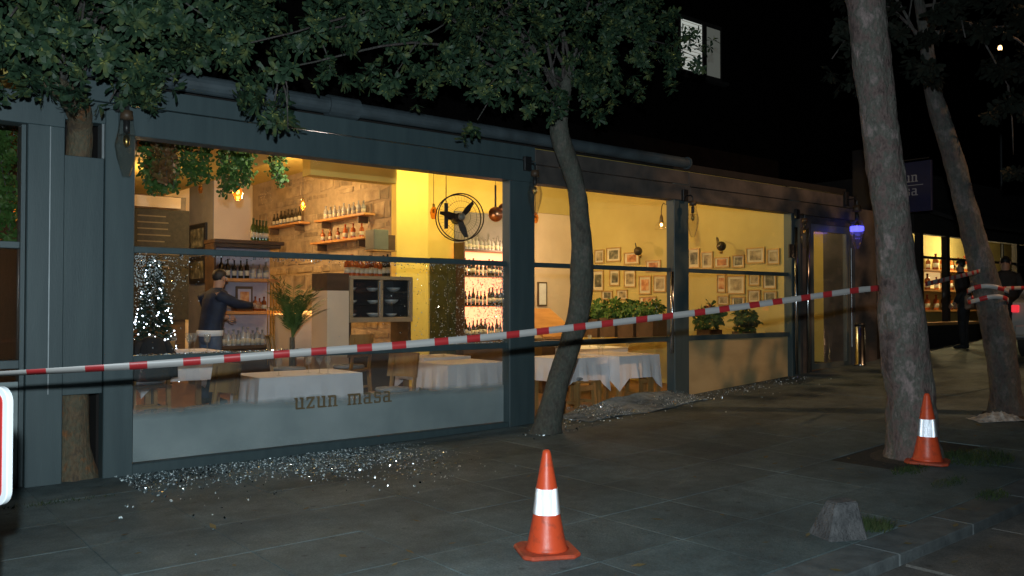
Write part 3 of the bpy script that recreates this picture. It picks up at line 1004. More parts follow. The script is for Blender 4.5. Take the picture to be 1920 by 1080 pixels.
MB().box(ux0 + 0.02, ux1 - 0.02, YSH, YSH + 0.36, 0.21, zs[0] - 0.06).build('cupboard', M['dark_wood'], su, world=True)
bottles(B_clear, line_pts((ux0 + 0.12, YSH + 0.12, zs[0]), (ux1 - 0.2, YSH + 0.12, zs[0]), 9), 'pale bottle on the lowest board of the pine drinks shelf', 'bottles on the low shelf board')
bottles(B_amber, line_pts((ux0 + 0.62, YSH + 0.16, zs[1]), (ux1 - 0.16, YSH + 0.16, zs[1]), 3), 'small bottle beside the framed picture on the drinks shelf', 'bottles beside the framed picture', 0.7, 0.9)
bottles(B_dark, line_pts((ux0 + 0.1, YSH + 0.2, zs[2]), (ux1 - 0.4, YSH + 0.2, zs[2]), 5), 'dark bottle on the upper board of the pine drinks shelf', 'dark bottles on the upper board', 0.85, 1.0)
bottles(B_clear, line_pts((ux1 - 0.4, YSH + 0.2, zs[2]), (ux1 - 0.1, YSH + 0.2, zs[2]), 3), 'pale bottle on the upper board of the pine drinks shelf', 'pale bottles on the upper board', 0.85, 1.0)
gb0, gb1 = W(472, 440, Y=4.45), W(502, 440, Y=4.45)
bottles(B_green, line_pts((gb0.x, 4.45, zs[3] + 0.063), (gb1.x, 4.45, zs[3] + 0.063), 5), 'green bottle standing on top of the pine drinks shelf', 'green bottles on the shelf top', 1.0, 1.15)
# picture leaning on the shelf
pic = thing('framed_picture', 'dark framed picture leaning on the middle board of the drinks shelf', 'picture', W(458, 582, Y=YSH + 0.1))
a, c = W(443, 580, Y=YSH + 0.08), W(475, 537, Y=YSH + 0.08)
MB().box(a.x, c.x, YSH + 0.1, YSH + 0.12, zs[1] + 0.002, c.z).build('frame', M['dark_wood'], pic, world=True, bevel=0.003)
MB().box(a.x + 0.03, c.x - 0.03, YSH + 0.092, YSH + 0.098, zs[1] + 0.04, c.z - 0.04).build('mount', M['mirror_back'], pic, world=True)
MB().box(a.x + 0.06, c.x - 0.06, YSH + 0.086, YSH + 0.091, zs[1] + 0.08, c.z - 0.08).build('print', M['print_b'], pic, world=True)

# ---- shelves on the stone wall
def stone_shelf(px0, py0, px1, py1, n, src, label, blabel, bgroup):
    p, q = W(px0, py0, X=XS - 0.12), W(px1, py1, X=XS - 0.12)
    z = (p.z + q.z) / 2
    y0, y1 = min(p.y, q.y), max(p.y, q.y)
    s = thing('wall_shelf', label, 'shelf', (XS - 0.1, (y0 + y1) / 2, z))
    MB().box(XS - 0.24, XS - 0.016, y0, y1, z - 0.04, z).build('board', M['orange_wood'], s, world=True, bevel=0.004)
    for yy in (y0 + 0.25, y1 - 0.25):
        MB().box(XS - 0.2, XS - 0.016, yy, yy + 0.03, z - 0.16, z - 0.041).build('bracket', M['dark_wood'], s, world=True)
    bottles(src, line_pts((XS - 0.12, y1 - 0.15, z), (XS - 0.12, y0 + 0.15, z), n), blabel, bgroup, 0.8, 1.05)


stone_shelf(600, 414, 694, 399, 9, B_clear, 'upper wooden shelf on the near stretch of the stone wall', 'pale bottle on the upper shelf near the stone wall edge', 'bottles on the near upper stone-wall shelf')
stone_shelf(592, 456, 694, 443, 6, B_amber, 'lower wooden shelf on the near stretch of the stone wall', 'amber bottle on the lower shelf of the stone wall', 'bottles on the near lower stone-wall shelf')
stone_shelf(505, 428, 572, 414, 8, B_dark, 'far wooden shelf deep along the stone wall', 'dark bottle on the far shelf of the stone wall', 'bottles on the far stone-wall shelf')

# ---- bar shelving with backlit orange panels
YBS = YB - 0.42
kx0, kx1 = W(872, 550, Y=YBS).x, W(945, 550, Y=YBS).x + 0.5
kz = [W(905, y, Y=YBS).z for y in (632, 572, 516, 468)]
bk = thing('bar_shelving', 'backlit bar shelving glowing orange behind rows of bottles', 'shelving', ((kx0 + kx1) / 2, YBS, 0.0))
for k, z in enumerate(kz):
    MB().box(kx0, kx1, YBS, YBS + 0.30, z - 0.03, z).build('shelf_board', M['dark_wood'], bk, world=True)
    if k < 3:
        nz = kz[k + 1]
        MB().box(kx0 + 0.01, kx1 - 0.01, YBS + 0.302, YBS + 0.32, z + 0.01, nz - 0.035).build('backlight', M['bar_glow'], bk, world=True)
MB().box(kx0 + 0.01, kx1 - 0.01, YBS + 0.302, YBS + 0.32, kz[3] + 0.004, kz[3] + 0.12).build('backlight', M['bar_glow'], bk, world=True)
MB().box(kx0 - 0.03, kx0 - 0.002, YBS, YBS + 0.32, 0.0, kz[3] + 0.12).build('side_panel', M['dark_wood'], bk, world=True)
MB().box(kx0, kx1, YBS, YBS + 0.32, 0.0, kz[0] - 0.04).build('base_cupboard', M['dark_wood'], bk, world=True)
for k, (z, tier) in enumerate(zip(kz, ('lowest', 'second', 'third', 'top'))):
    bottles(B_dark if k < 3 else B_clear, line_pts((kx0 + 0.06, YBS + 0.14, z), (kx1 - 0.06, YBS + 0.14, z), 14), 'bottle on the %s tier of the glowing orange bar shelving' % tier, 'bottles on the %s bar tier' % tier, 0.8, 1.1)
# grey upstand above the bar shelving
MBx = MB().box(kx0, kx1, YB - 0.1, YB - 0.065, kz[3] + 0.12, kz[3] + 0.72)
tag(MBx.build('grey_board', M['grey_board_and_shade']), 'grey board on the yellow wall above the glowing bar shelving', 'board')

# ---- dark board left of the bar, behind crazed glass
gx0, gx1 = W(806, 550, Y=YB - 0.15).x, W(870, 550, Y=YB - 0.15).x
gb = thing('folding_screen', 'dark green folding screen between yellow pillar and glowing bar', 'screen', ((gx0 + gx1) / 2, YB - 0.15, 0.0))
for k in range(2):
    xa = gx0 + (gx1 - gx0) * k / 2
    MB().box(xa + 0.004, xa + (gx1 - gx0) / 2 - 0.004, YB - 0.17, YB - 0.13, 0.0, W(830, 484, Y=YB - 0.15).z).build('leaf_panel', mat('dark green board %d' % k, (0.05, 0.05, 0.02), (0.03, 0.03, 0.012), 0.4), gb, world=True, bevel=0.006)

# ---- counter with a bright light strip
YCT = 3.6
cx0, cx1 = W(548, 600, Y=YCT).x, W(619, 600, Y=YCT).x
cz = W(590, 579, Y=YCT).z
ct = thing('bar_counter', 'bar counter with glowing orange light strip beside the display cabinet', 'counter', ((cx0 + cx1) / 2, YCT, 0.2))
MB().box(cx0, cx1, YCT, YCT + 0.6, 0.2, cz - 0.09).build('front_panel', M['cream'], ct, world=True)
MB().box(cx0, cx1 + 0.02, YCT - 0.04, YCT + 0.62, cz - 0.085, cz - 0.07).build('light_strip', M['counter_glow'], ct, world=True)
MB().box(cx0, cx1, YCT - 0.03, YCT - 0.002, cz - 0.069, cz - 0.03).build('lit_edge', M['counter_glow'], ct, world=True)
MB().box(cx1 - 0.045, cx1 - 0.01, YCT - 0.02, YCT - 0.003, 0.5, cz - 0.09).build('lit_upright', M['counter_glow'], ct, world=True)
MB().box(cx0 - 0.02, cx1 + 0.02, YCT - 0.05, YCT + 0.63, cz - 0.028, cz).build('worktop', M['wood'], ct, world=True)
pm = W(603, 652, Y=3.0)
mill = thing('pepper_mill', 'tall steel pepper mill standing before the glowing counter', 'pepper mill', (pm.x, 3.0, pm.z - 0.02))
MB().lathe([(0.0, 0), (0.032, 0), (0.034, 0.02), (0.024, 0.05), (0.026, 0.2), (0.018, 0.22), (0.0, 0.222)], 12).build('body', M['steel'], mill, smooth=True)
MB().lathe([(0.0, 0.222), (0.026, 0.224), (0.03, 0.25), (0.02, 0.28), (0.006, 0.29), (0.008, 0.30), (0.0, 0.31)], 12).build('head', M['black'], mill, smooth=True)
mst = thing('service_table', 'low service table below the glowing counter carrying the pepper mill', 'table', (pm.x, 3.0, 0.2))
MB().box(pm.x - 0.35, pm.x + 0.35, 2.8, 3.25, pm.z - 0.05, pm.z - 0.02).build('table_top', M['wood'], mst, world=True)
for sx in (-0.31, 0.31):
    for sy in (2.84, 3.21):
        MB().box(pm.x + sx - 0.02, pm.x + sx + 0.02, sy - 0.02, sy + 0.02, 0.2, pm.z - 0.051).build('leg', M['wood'], mst, world=True)

# ---- display cabinet
YF = 2.75
fx0, fx1 = W(656, 560, Y=YF).x, W(774, 560, Y=YF).x
fz0, fz1 = W(715, 604, Y=YF).z, W(715, 518, Y=YF).z
fd = 0.55
cb = thing('display_cabinet', 'beige framed glass display cabinet on a counter in the broad bay', 'cabinet', ((fx0 + fx1) / 2, YF, 0.2))
MB().box(fx0, fx1, YF + fd - 0.02, YF + fd, fz0, fz1).build('back_panel', M['cab_dark'], cb, world=True)
fw = 0.055
MB().box(fx0, fx1, YF, YF + fd - 0.021, fz1 - 0.05, fz1).build('top', M['cab_frame'], cb, world=True, bevel=0.004)
MB().box(fx0, fx1, YF, YF + fd - 0.021, fz0, fz0 + 0.07).build('plinth', M['cab_frame'], cb, world=True, bevel=0.004)
MB().box(fx1 - 0.02, fx1, YF + 0.061, YF + fd - 0.021, fz0 + 0.071, fz1 - 0.051).build('side_panel', M['cab_dark'], cb, world=True)
xm = fx0 + (fx1 - fx0) * 0.49
for xa in (fx0, xm - fw / 2, fx1 - fw):
    MB().box(xa, xa + fw, YF + 0.002, YF + 0.06, fz0 + 0.071, fz1 - 0.051).build('upright', M['cab_frame'], cb, world=True)
for xa in (xm - fw / 2 - 0.02, fx1 - fw - 0.035):
    MB().tube([(xa + 0.01, YF - 0.015, fz0 + 0.1), (xa + 0.01, YF - 0.015, fz1 - 0.08)], 0.010, 8).build('handle', M['steel'], cb, world=True)
for xa, xb in ((fx0 + fw, xm - fw / 2), (xm + fw / 2, fx1 - fw)):
    MB().box(xa, xb, YF + 0.02, YF + 0.026, fz0 + 0.072, fz1 - 0.052).build('pane', M['glass'], cb, world=True)
for k in (1, 2):
    z = fz0 + 0.07 + (fz1 - fz0 - 0.12) * k / 3
    MB().box(fx0 + fw, fx1 - fw, YF + 0.08, YF + fd - 0.03, z, z + 0.012).build('glass_shelf', M['tumbler'], cb, world=True)
# plates and bowls inside the cabinet
prng = random.Random(4)
bowl = MB().lathe([(0.0, 0.0), (0.05, 0.0), (0.09, 0.03), (0.11, 0.06), (0.104, 0.06), (0.08, 0.03), (0.0, 0.012)], 14).build('bowl', mat('pale glazed ware', (0.40, 0.44, 0.45), (0.3, 0.34, 0.35), 0.2), smooth=True)
tag(bowl, cat='bowl')
for k in range(9):
    row = k % 3
    z = fz0 + 0.072 + (fz1 - fz0 - 0.12) * row / 3 + (0.013 if row else 0.0)
    place(bowl, USED, (fx0 + fw + 0.12 + (fx1 - fx0 - 0.36) * (k // 3) / 2.0 + prng.uniform(-0.03, 0.03), YF + 0.28, z), 0, 'pale glazed bowl behind the glass of the display cabinet', 'bowls in the display cabinet', prng.uniform(0.8, 1.05))
# side pier of the cabinet, lit orange from the strip
sp0 = W(620, 600, X=fx0 - 0.01)
MB().box(fx0 - 0.34, fx0 - 0.004, YF + 0.02, YF + 0.5, 0.2, W(640, 545, Y=YF).z).build('side_pier', M['cream'], cb, world=True)
MB().box(fx0 - 0.34, fx0 - 0.004, YF + 0.02, YF + 0.5, W(640, 545, Y=YF).z + 0.002, fz1 + 0.03).build('side_box', M['dark_wood'], cb, world=True)
MB().box(fx0, fx1, YF + 0.1, YF + fd, 0.2, 0.85).build('counter_base', M['dark_wood'], cb, world=True)
for xa in (fx0, fx1 - 0.05):
    MB().box(xa, xa + 0.05, YF + 0.05, YF + fd, 0.851, fz0 - 0.002).build('support', M['dark_wood'], cb, world=True)
bottles(B_amber, line_pts((fx0 + 0.03, YF + 0.2, fz1), (fx1 - 0.42, YF + 0.2, fz1), 8), 'amber bottle standing on top of the display cabinet', 'amber bottles on the display cabinet', 1.0, 1.2)
bottles(B_dark, line_pts((fx1 - 0.42, YF + 0.2, fz1), (fx1 - 0.28, YF + 0.2, fz1), 2), 'dark bottle standing on top of the display cabinet', 'dark bottles on the display cabinet', 1.0, 1.1)

# grey loudspeaker box before the pillar
sb0, sb1 = W(701, 470, Y=3.7), W(729, 431, Y=3.7)
spk = thing('loudspeaker', 'grey box loudspeaker on a lit bracket beside the yellow pillar', 'loudspeaker', (sb0.x, 3.7, sb0.z))
MB().box(sb0.x, sb1.x, 3.7, 3.98, sb0.z + 0.02, sb1.z).build('housing', M['grey_metal'], spk, world=True, bevel=0.01)
MB().box(sb1.x + 0.004, sb1.x + 0.13, 3.72, 3.95, sb0.z + 0.02, sb1.z - 0.08).build('side_unit', M['dark_wood'], spk, world=True)
MB().box(sb0.x - 0.01, sb1.x + 0.14, 3.69, 3.98, sb0.z, sb0.z + 0.018).build('bracket', M['wood'], spk, world=True)

# ------------------------------------------------------------------ hanging things
def pendant(px, py_top, py_c, Y, label, lit=False, r=0.055, h=0.2, group=None):
    c = W(px, py_c, Y=Y)
    th = thing('pendant_lamp', label, 'pendant lamp', c, group=group)
    MB().tube([(0, 0, h * 0.5), (0, 0, ceil_at(c.x, c.y) - c.z)], 0.004, 5).build('cord', M['black'], th)
    MB().lathe([(0.0, h * 0.62), (0.02, h * 0.6), (0.022, h * 0.42), (0.018, h * 0.4)], 10).build('cap', M['brass'], th, smooth=True)
    MB().lathe([(0.018, h * 0.42), (r * 0.8, h * 0.22), (r, 0.0), (r * 0.75, -h * 0.35), (r * 0.45, -h * 0.5)], 8).build('glass_shade', M['amber_glass'], th)
    MB().ball((0, 0, h * 0.1), 0.018, rz=0.03).build('bulb', M['bulb'] if lit else M['brass'], th, smooth=True)
    if lit:
        lamp('pendant_bulb_light', 'POINT', c + Vector((0, -0.0, -0.02)), 5, (1.0, 0.55, 0.2), 0.02)
    return th


pendant(813, 322, 398, 2.2, 'unlit amber pendant on a long cord before the yellow pillar')
pendant(446, 300, 362, 1.8, 'glowing amber pendant below the hanging plants by the white column', lit=True, r=0.06, h=0.18)
pendant(568, 330, 384, 4.0, 'small glowing pendant before the far stone wall shelf', lit=True, r=0.04, h=0.16)
pendant(376, 300, 355, 2.4, 'small dark pendant left of the white column', r=0.03, h=0.1)
pendant(1004, 340, 408, 1.2, 'amber pendant hanging just inside the post left of the leaning tree', r=0.045, h=0.16)
pendant(32, 300, 385, 1.5, 'glowing amber pendant in the window at the photo edge', lit=True, r=0.05, h=0.18)

# wide glass pendant with hook by the picture wall
pc = W(1240, 415, X=XEND - 1.0)
gp = thing('hook_lamp', 'glass shaded hook lamp hanging before the wall of pictures', 'lamp', pc)
MB().tube([(0, 0, 0.1), (0, 0, 0.2), (0.02, 0, 0.28), (0.08, 0.02, 0.33), (0.16, 0.02, 0.30), (0.16, 0.02, ceil_at(pc.x, pc.y) - pc.z)], 0.007, 6).build('hook', M['black'], gp, smooth=True)
MB().lathe([(0.012, 0.12), (0.03, 0.07), (0.035, 0.0), (0.05, -0.02)], 12).build('cap', M['dark_wood'], gp, smooth=True)
MB().lathe([(0.045, -0.01), (0.10, -0.07), (0.12, -0.14)], 14).build('glass_shade', M['lamp_glass'], gp, smooth=True)
MB().ball((0, 0, -0.06), 0.022, rz=0.03).build('bulb', M['bulb'], gp, smooth=True)

# swan-neck wall lamps on the picture wall
for (px, py, lab) in ((1200, 480, 'brass swan-neck wall lamp above the pictures in the middle bay'), (1352, 472, 'brass swan-neck wall lamp above the pictures in the far bay')):
    c = W(px, py, X=XEND - 0.01)
    wl = thing('wall_lamp', lab, 'wall lamp', c)
    MB().lathe([(0.0, -0.03), (0.035, -0.028), (0.035, 0.028), (0.0, 0.03)], 10).build('wall_plate', M['brass'], wl, smooth=True)
    MB().tube([(-0.02, 0, 0.02), (-0.10, 0.0, 0.12), (-0.20, -0.06, 0.24), (-0.30, -0.16, 0.22), (-0.33, -0.22, 0.10)], 0.010, 6).build('arm', M['black'], wl, smooth=True)
    MB().ball((-0.35, -0.27, 0.07), 0.085, 0.085, 0.085, 12, 8).build('shade', M['bottle_glass'], wl, smooth=True)

# round cage fan
fc = W(864, 407, Y=1.9)
fan = thing('wall_fan', 'large round wire cage fan hung before the yellow wall', 'fan', fc, rz=-YAW * 0.55)
Rf = 44 * (fc - CAM).dot(FWD) / F
cage = MB()
for yo in (-0.02, 0.14):
    cage.tube([(Rf * math.cos(a), yo, Rf * math.sin(a)) for a in [2 * math.pi * k / 40 for k in range(41)]], 0.009, 6, caps=False)
for rr in (0.40, 0.68):
    cage.tube([(Rf * rr * math.cos(a), -0.055 + 0.03 * rr, Rf * rr * math.sin(a)) for a in [2 * math.pi * k / 32 for k in range(33)]], 0.0028, 5, caps=False)
for k in range(40):
    a = 2 * math.pi * k / 40
    cage.tube([(Rf * 0.16 * math.cos(a), -0.07, Rf * 0.16 * math.sin(a)), (Rf * 0.6 * math.cos(a), -0.055, Rf * 0.6 * math.sin(a)), (Rf * math.cos(a), -0.02, Rf * math.sin(a))], 0.0015, 4, caps=False)
cage.build('cage', M['black'], fan)
MB().lathe([(0.0, 0.0), (0.05, 0.0), (0.055, 0.03), (0.0, 0.04)], 12).moved(Matrix.Translation((0, -0.09, 0)) @ Matrix.Rotation(R(-90), 4, 'X')).build('badge', M['grey_metal'], fan, smooth=True)
MB().tube([(0, 0.0, 0), (0, 0.28, 0)], [0.06, 0.085], 14).build('motor', M['black'], fan, smooth=True)
for k in range(3):
    a0 = R(50 + 120 * k)
    ux = Vector((math.cos(a0), 0, math.sin(a0)))
    uy = Vector((-math.sin(a0), 0, math.cos(a0)))
    pts = [(0.12, -0.13), (0.5, -0.17), (0.88, -0.09), (0.9, 0.05), (0.5, 0.10), (0.12, 0.06)]
    poly = [ux * (p * Rf) + uy * (q * Rf) + Vector((0, 0.05 - q * 0.18, 0)) for p, q in pts]
    MB().prism(poly, (0, 0.006, 0)).build('blade', M['black'], fan)
MB().bar((-0.16, 0.24, -0.15), (-0.16, 0.24, 0.22), 0.05, 0.05).bar((-0.16, 0.24, 0.0), (0.0, 0.26, 0.0), 0.04, 0.04, up=(0, 1, 0)).build('bracket', M['black'], fan)
MB().tube([(-0.16, 0.24, 0.2), (-0.16, 0.24, ceil_at(fc.x, fc.y) - fc.z)], 0.006, 6).build('hanging_cable', M['black'], fan)

# copper pans hanging near the post
for k, (px, py, r, lab) in enumerate(((929, 402, 0.115, 'copper pan hanging by its long handle beside the round fan'), (944, 392, 0.09, 'smaller copper pan half behind the post beside the round fan'))):
    c = W(px, py, Y=2.4 + 0.15 * k)
    pn = thing('copper_pan', lab, 'pan', c, rz=-YAW * 0.6)
    MB().lathe([(0.0, 0.03), (r * 0.85, 0.03), (r, -0.02), (r * 1.03, -0.02), (r * 0.9, 0.04), (0.0, 0.04)], 20).moved(Matrix.Rotation(R(-90), 4, 'X')).build('pan_body', M['copper'], pn, smooth=True)
    MB().bar((0, 0.0, r), (0, 0.0, r + 0.34), 0.028, 0.012, up=(0, 1, 0)).build('handle', M['black'], pn)
    MB().tube([(0, 0, r + 0.33), (0, 0, ceil_at(c.x, c.y) - c.z)], 0.004, 5).build('cord', M['black'], pn)


# ------------------------------------------------------------------ trailing plants under the ceiling
def leaf_cloud(b, pts, size, rng, n_leaf=5, droop=0.3, spread=1.0, ratio=0.42, outward=None, mi=0):
    """rosettes of obovate leaves at pts; each leaf is a folded strip of two quads"""
    for p in pts:
        if outward is not None:
            ax = (p - outward)
            ax = ax.normalized() if ax.length > 1e-3 else Vector((0, 0, 1))
            ax = (ax + Vector((rng.uniform(-.6, .6), rng.uniform(-.6, .6), rng.uniform(-.3, .7)))).normalized()
        else:
            ax = Vector((rng.uniform(-1, 1), rng.uniform(-1, 1), rng.uniform(-0.6, 1))).normalized()
        t1 = ax.orthogonal().normalized()
        t2 = ax.cross(t1)
        ph = rng.uniform(0, 6.28)
        for k in range(n_leaf):
            a = ph + 2 * math.pi * k / n_leaf + rng.uniform(-.35, .35)
            el = rng.uniform(0.05, 0.75)
            d = ((t1 * math.cos(a) + t2 * math.sin(a)) * spread + ax * el)
            d.z -= droop * rng.random()
            d.normalize()
            L = size * rng.uniform(0.5, 1.3)
            s = d.cross(ax)
            if s.length < 1e-3:
                s = t1.copy()
            s.normalize()
            nn = s.cross(d)
            wv = L * ratio * 0.5
            base = p + d * (L * 0.05)
            mid = p + d * (L * 0.62) + nn * (L * 0.05)
            tip = p + d * L - nn * (L * 0.06)
            m2 = p + d * (L * 0.36) + nn * (L * 0.04)
            wide = p + d * (L * 0.78) + nn * (L * 0.02)
            o = len(b.v)
            b.v += [base, m2 - s * wv * 0.55, m2 + s * wv * 0.55, wide - s * wv, wide + s * wv, tip - s * wv * 0.45, tip + s * wv * 0.45]
            b.f += [(o, o + 1, o + 2), (o + 1, o + 3, o + 4, o + 2), (o + 3, o + 5, o + 6, o + 4)]
            b.mi += [mi] * 3


def hanging_plant(px0, px1, py0, py1, Y, n, label, material='ivy'):
    c0, c1 = W(px0, py0, Y=Y), W(px1, py0, Y=Y)
    th = thing('hanging_plant', label, 'hanging plant', ((c0.x + c1.x) / 2, Y, c0.z))
    b, s = MB(), MB()
    rng = random.Random(px0 * 7 + n)
    for k in range(n):
        x = c0.x + (c1.x - c0.x) * (k + rng.random() * 0.8) / n
        zt = 3.33
        L = (zt - W(px0, py1, Y=Y).z) * rng.uniform(0.8, 1.12)
        path, pts = [], []
        m = 9
        for j in range(m):
            q = Vector((x + 0.03 * math.sin(j * 1.3 + k), Y + rng.uniform(-0.05, 0.05), zt - L * j / (m - 1)))
            path.append(q)
        for j in range(int(L * 95)):
            u = rng.random()
            pts.append(Vector((x + rng.gauss(0, 0.03), Y + rng.gauss(0, 0.04), zt - L * u)))
        s.tube(path, 0.004, 5)
        leaf_cloud(b, pts, 0.06, rng, 3, 0.6, ratio=0.6)
    b.build('foliage', M[material], th, world=True)
    s.build('stem', M['bark_dark'], th, world=True)
    MB().box(c0.x - 0.04, c1.x + 0.04, Y - 0.06, Y + 0.06, 3.33, 3.394).build('planter', M['dark_wood'], th, world=True)
    return th


hanging_plant(268, 330, 265, 352, 1.3, 7, 'dense trailing plant at the corner of the broad bay beside the shaded column')
hanging_plant(292, 322, 265, 340, 1.0, 3, 'dry reddish trailing plant in front of the green one', 'ivy_dry')
hanging_plant(338, 392, 265, 340, 1.5, 5, 'trailing plant hanging before the shaded flank of the white column')
hanging_plant(408, 474, 280, 352, 1.45, 7, 'bushy trailing plant hanging before the white column')
hanging_plant(512, 534, 290, 342, 1.5, 3, 'thin trailing plant hanging right of the white column')
hanging_plant(-60, 26, 235, 440, 1.3, 8, 'long trailing plant in the window at the photo edge', 'ivy')

# ------------------------------------------------------------------ tables and chairs
def table(x0, x1, y0, y1, z, zfloor, label, drop=0.32, seed=0):
    th = thing('dining_table', label, 'table', ((x0 + x1) / 2, (y0 + y1) / 2, zfloor))
    MB().box(x0 + 0.02, x1 - 0.02, y0 + 0.02, y1 - 0.02, z - 0.04, z - 0.006).build('table_top', M['wood'], th, world=True)
    for xa in (x0 + 0.09, x1 - 0.09):
        for ya in (y0 + 0.09, y1 - 0.09):
            MB().box(xa - 0.03, xa + 0.03, ya - 0.03, ya + 0.03, zfloor, z - 0.041).build('leg', M['wood'], th, world=True)
    # cloth: top sheet with a wavy skirt and hanging corners
    rng = random.Random(seed + 5)
    b = MB()
    n = 14
    ring = []
    for (ax, ay, bx_, by_) in ((x0, y0, x1, y0), (x1, y0, x1, y1), (x1, y1, x0, y1), (x0, y1, x0, y0)):
        for k in range(n):
            u = k / n
            ring.append((ax + (bx_ - ax) * u, ay + (by_ - ay) * u, min(u, 1 - u)))
    N = len(ring)
    cx, cy_ = (x0 + x1) / 2, (y0 + y1) / 2
    for lev in range(5):
        v = lev / 4
        for k, (x, y, cu) in enumerate(ring):
            dx, dy = x - cx, y - cy_
            L = math.hypot(dx, dy)
            wob = 0.018 * v * math.sin(k * 1.7 + seed) + 0.012 * v * mnoise.noise(Vector((x * 6, y * 6, seed)))
            corner = max(0.0, 1 - cu * 5)
            dd = drop * v * (1 + 0.55 * corner) 
            b.v.append(Vector((x + dx / L * (wob + 0.03 * v), y + dy / L * (wob + 0.03 * v), z - dd + (0.0 if lev else 0.0))))
    for lev in range(4):
        for k in range(N):
            a, c = lev * N + k, lev * N + (k + 1) % N
            b.f.append((a, a + N, c + N, c))
            b.mi.append(0)
    ci = len(b.v)
    b.v.append(Vector((cx, cy_, z + 0.001)))
    for k in range(N):
        b.f.append((ci, k, (k + 1) % N))
        b.mi.append(0)
    cl = b.build('tablecloth', M['cloth'], None, weld=False)
    tag(cl, 'white cloth ' + label.replace('dining table', 'over the table'), 'tablecloth')
    return th


table(3.45, 4.62, 0.25, 1.0, 0.75, 0.0, 'dining table close behind the bronze letters of the broad bay', seed=1)
table(6.0, 6.95, 0.6, 1.4, 0.75, 0.0, 'dining table just left of the post between broad and middle bay', seed=2)
table(7.85, 8.72, 0.55, 1.3, 0.75, 0.0, 'dining table beside the leaning tree in the middle bay', seed=3)
table(8.76, 9.6, 0.35, 1.45, 0.76, 0.0, 'dining table at the far post of the middle bay', seed=4)
table(2.75, 3.7, 1.8, 2.6, 0.95, 0.2, 'dining table with glasses beside the fir tree', seed=5)
table(6.5, 7.3, 1.9, 2.6, 0.75, 0.0, 'dining table before the display cabinet counter', seed=6)
table(9.7, 10.9, 2.2, 3.1, 0.75, 0.0, 'dining table along the row of plants by the picture wall', seed=7)


def chair_proto():
    root = thing('dining_chair', None, 'chair')
    MB().box(-0.22, 0.22, -0.21, 0.21, 0.40, 0.44).build('seat', M['wood'], root, bevel=0.01)
    MB().lathe([(0.0, 0.441), (0.2, 0.442), (0.215, 0.46), (0.2, 0.485), (0.0, 0.495)], 18).build('cushion', M['grey_cloth'], root, smooth=True)
    for sx in (-1, 1):
        MB().bar((sx * 0.19, -0.18, 0.0), (sx * 0.19, -0.18, 0.40), 0.04, 0.04, up=(0, 1, 0)).build('leg', M['wood'], root)
        MB().bar((sx * 0.19, 0.22, 0.0), (sx * 0.18, 0.19, 0.42), 0.04, 0.04, up=(0, 1, 0)).build('leg', M['wood'], root)
        MB().bar((sx * 0.18, 0.19, 0.42), (sx * 0.17, 0.25, 0.86), 0.035, 0.035, up=(0, 1, 0)).build('back_post', M['wood'], root)
    b = MB()
    n = 8
    for lev, z in enumerate((0.60, 0.90)):
        for k in range(n + 1):
            a = -1 + 2 * k / n
            for yo in (0.0, 0.02):
                b.v.append(Vector((0.23 * a, 0.235 + 0.05 * lev + yo - 0.06 * a * a, z)))
    st_ = 2 * (n + 1)
    for k in range(n):
        i0 = 2 * k
        b.f += [(i0, i0 + 2, st_ + i0 + 2, st_ + i0), (i0 + 1, st_ + i0 + 1, st_ + i0 + 3, i0 + 3), (st_ + i0, st_ + i0 + 2, st_ + i0 + 3, st_ + i0 + 1), (i0, i0 + 1, i0 + 3, i0 + 2)]
        b.mi += [0] * 4
    b.build('backrest', M['wood'], root)
    MB().bar((-0.18, -0.18, 0.18), (0.18, -0.18, 0.18), 0.025, 0.03).build('stretcher', M['wood'], root)
    MB().bar((-0.18, 0.2, 0.2), (0.18, 0.2, 0.2), 0.025, 0.03).build('stretcher', M['wood'], root)
    return root


def stool_proto():
    root = thing('wooden_stool', None, 'stool')
    MB().box(-0.21, 0.21, -0.19, 0.19, 0.40, 0.44).build('seat', M['wood'], root, bevel=0.01)
    MB().box(-0.20, 0.20, -0.18, 0.18, 0.442, 0.485).build('cushion', M['grey_cloth'], root, bevel=0.015)
    for sx in (-1, 1):
        for sy in (-1, 1):
            MB().bar((sx * 0.19, sy * 0.17, 0.0), (sx * 0.17, sy * 0.15, 0.40), 0.05, 0.05, up=(0, 1, 0)).build('leg', M['wood'], root)
        MB().bar((sx * 0.18, -0.14, 0.13), (sx * 0.18, 0.14, 0.13), 0.03, 0.04).build('stretcher', M['wood'], root)
    MB().bar((-0.165, 0, 0.13), (0.165, 0, 0.13), 0.03, 0.035).build('stretcher', M['wood'], root)
    MB().bar((-0.15, -0.16, 0.33), (0.15, -0.16, 0.33), 0.025, 0.07).build('apron', M['wood'], root)
    return root


CH = chair_proto()
STO = stool_proto()
q_ = W(1082, 706, Z=0.48)
place(STO, USED, (q_.x, max(q_.y, 0.36), 0.0), R(8), 'wooden stool with grey cushion at the foot of the leaning tree')
q_ = W(1205, 694, Z=0.48)
place(STO, USED, (q_.x, max(q_.y, 0.36), 0.0), R(-5), 'wooden stool below the tablecloth by the far post of the middle bay')
ch_list = [
    (Vector((2.98, 0.42, 0)), 0.0, R(-76), 'wooden chair with grey cushion behind frosted panel left of bronze letters'),
    (Vector((5.42, 0.95, 0)), 0.0, R(-70), 'wooden chair with grey cushion behind glass right of bronze letters'),
    (Vector((2.72, 1.6, 0)), 0.2, R(185), 'wooden chair with a black coat over its back beside the fir tree'),
    (Vector((4.7, 2.3, 0)), 0.2, R(60), 'wooden chair half hidden by barrier tape below the drinks shelf'),
    (Vector((5.5, 2.2, 0)), 0.2, R(200), 'wooden chair before the palm below the glowing counter'),
]
for p, zf, rz, lab in ch_list:
    place(CH, USED, (p.x, p.y, zf), rz, lab)
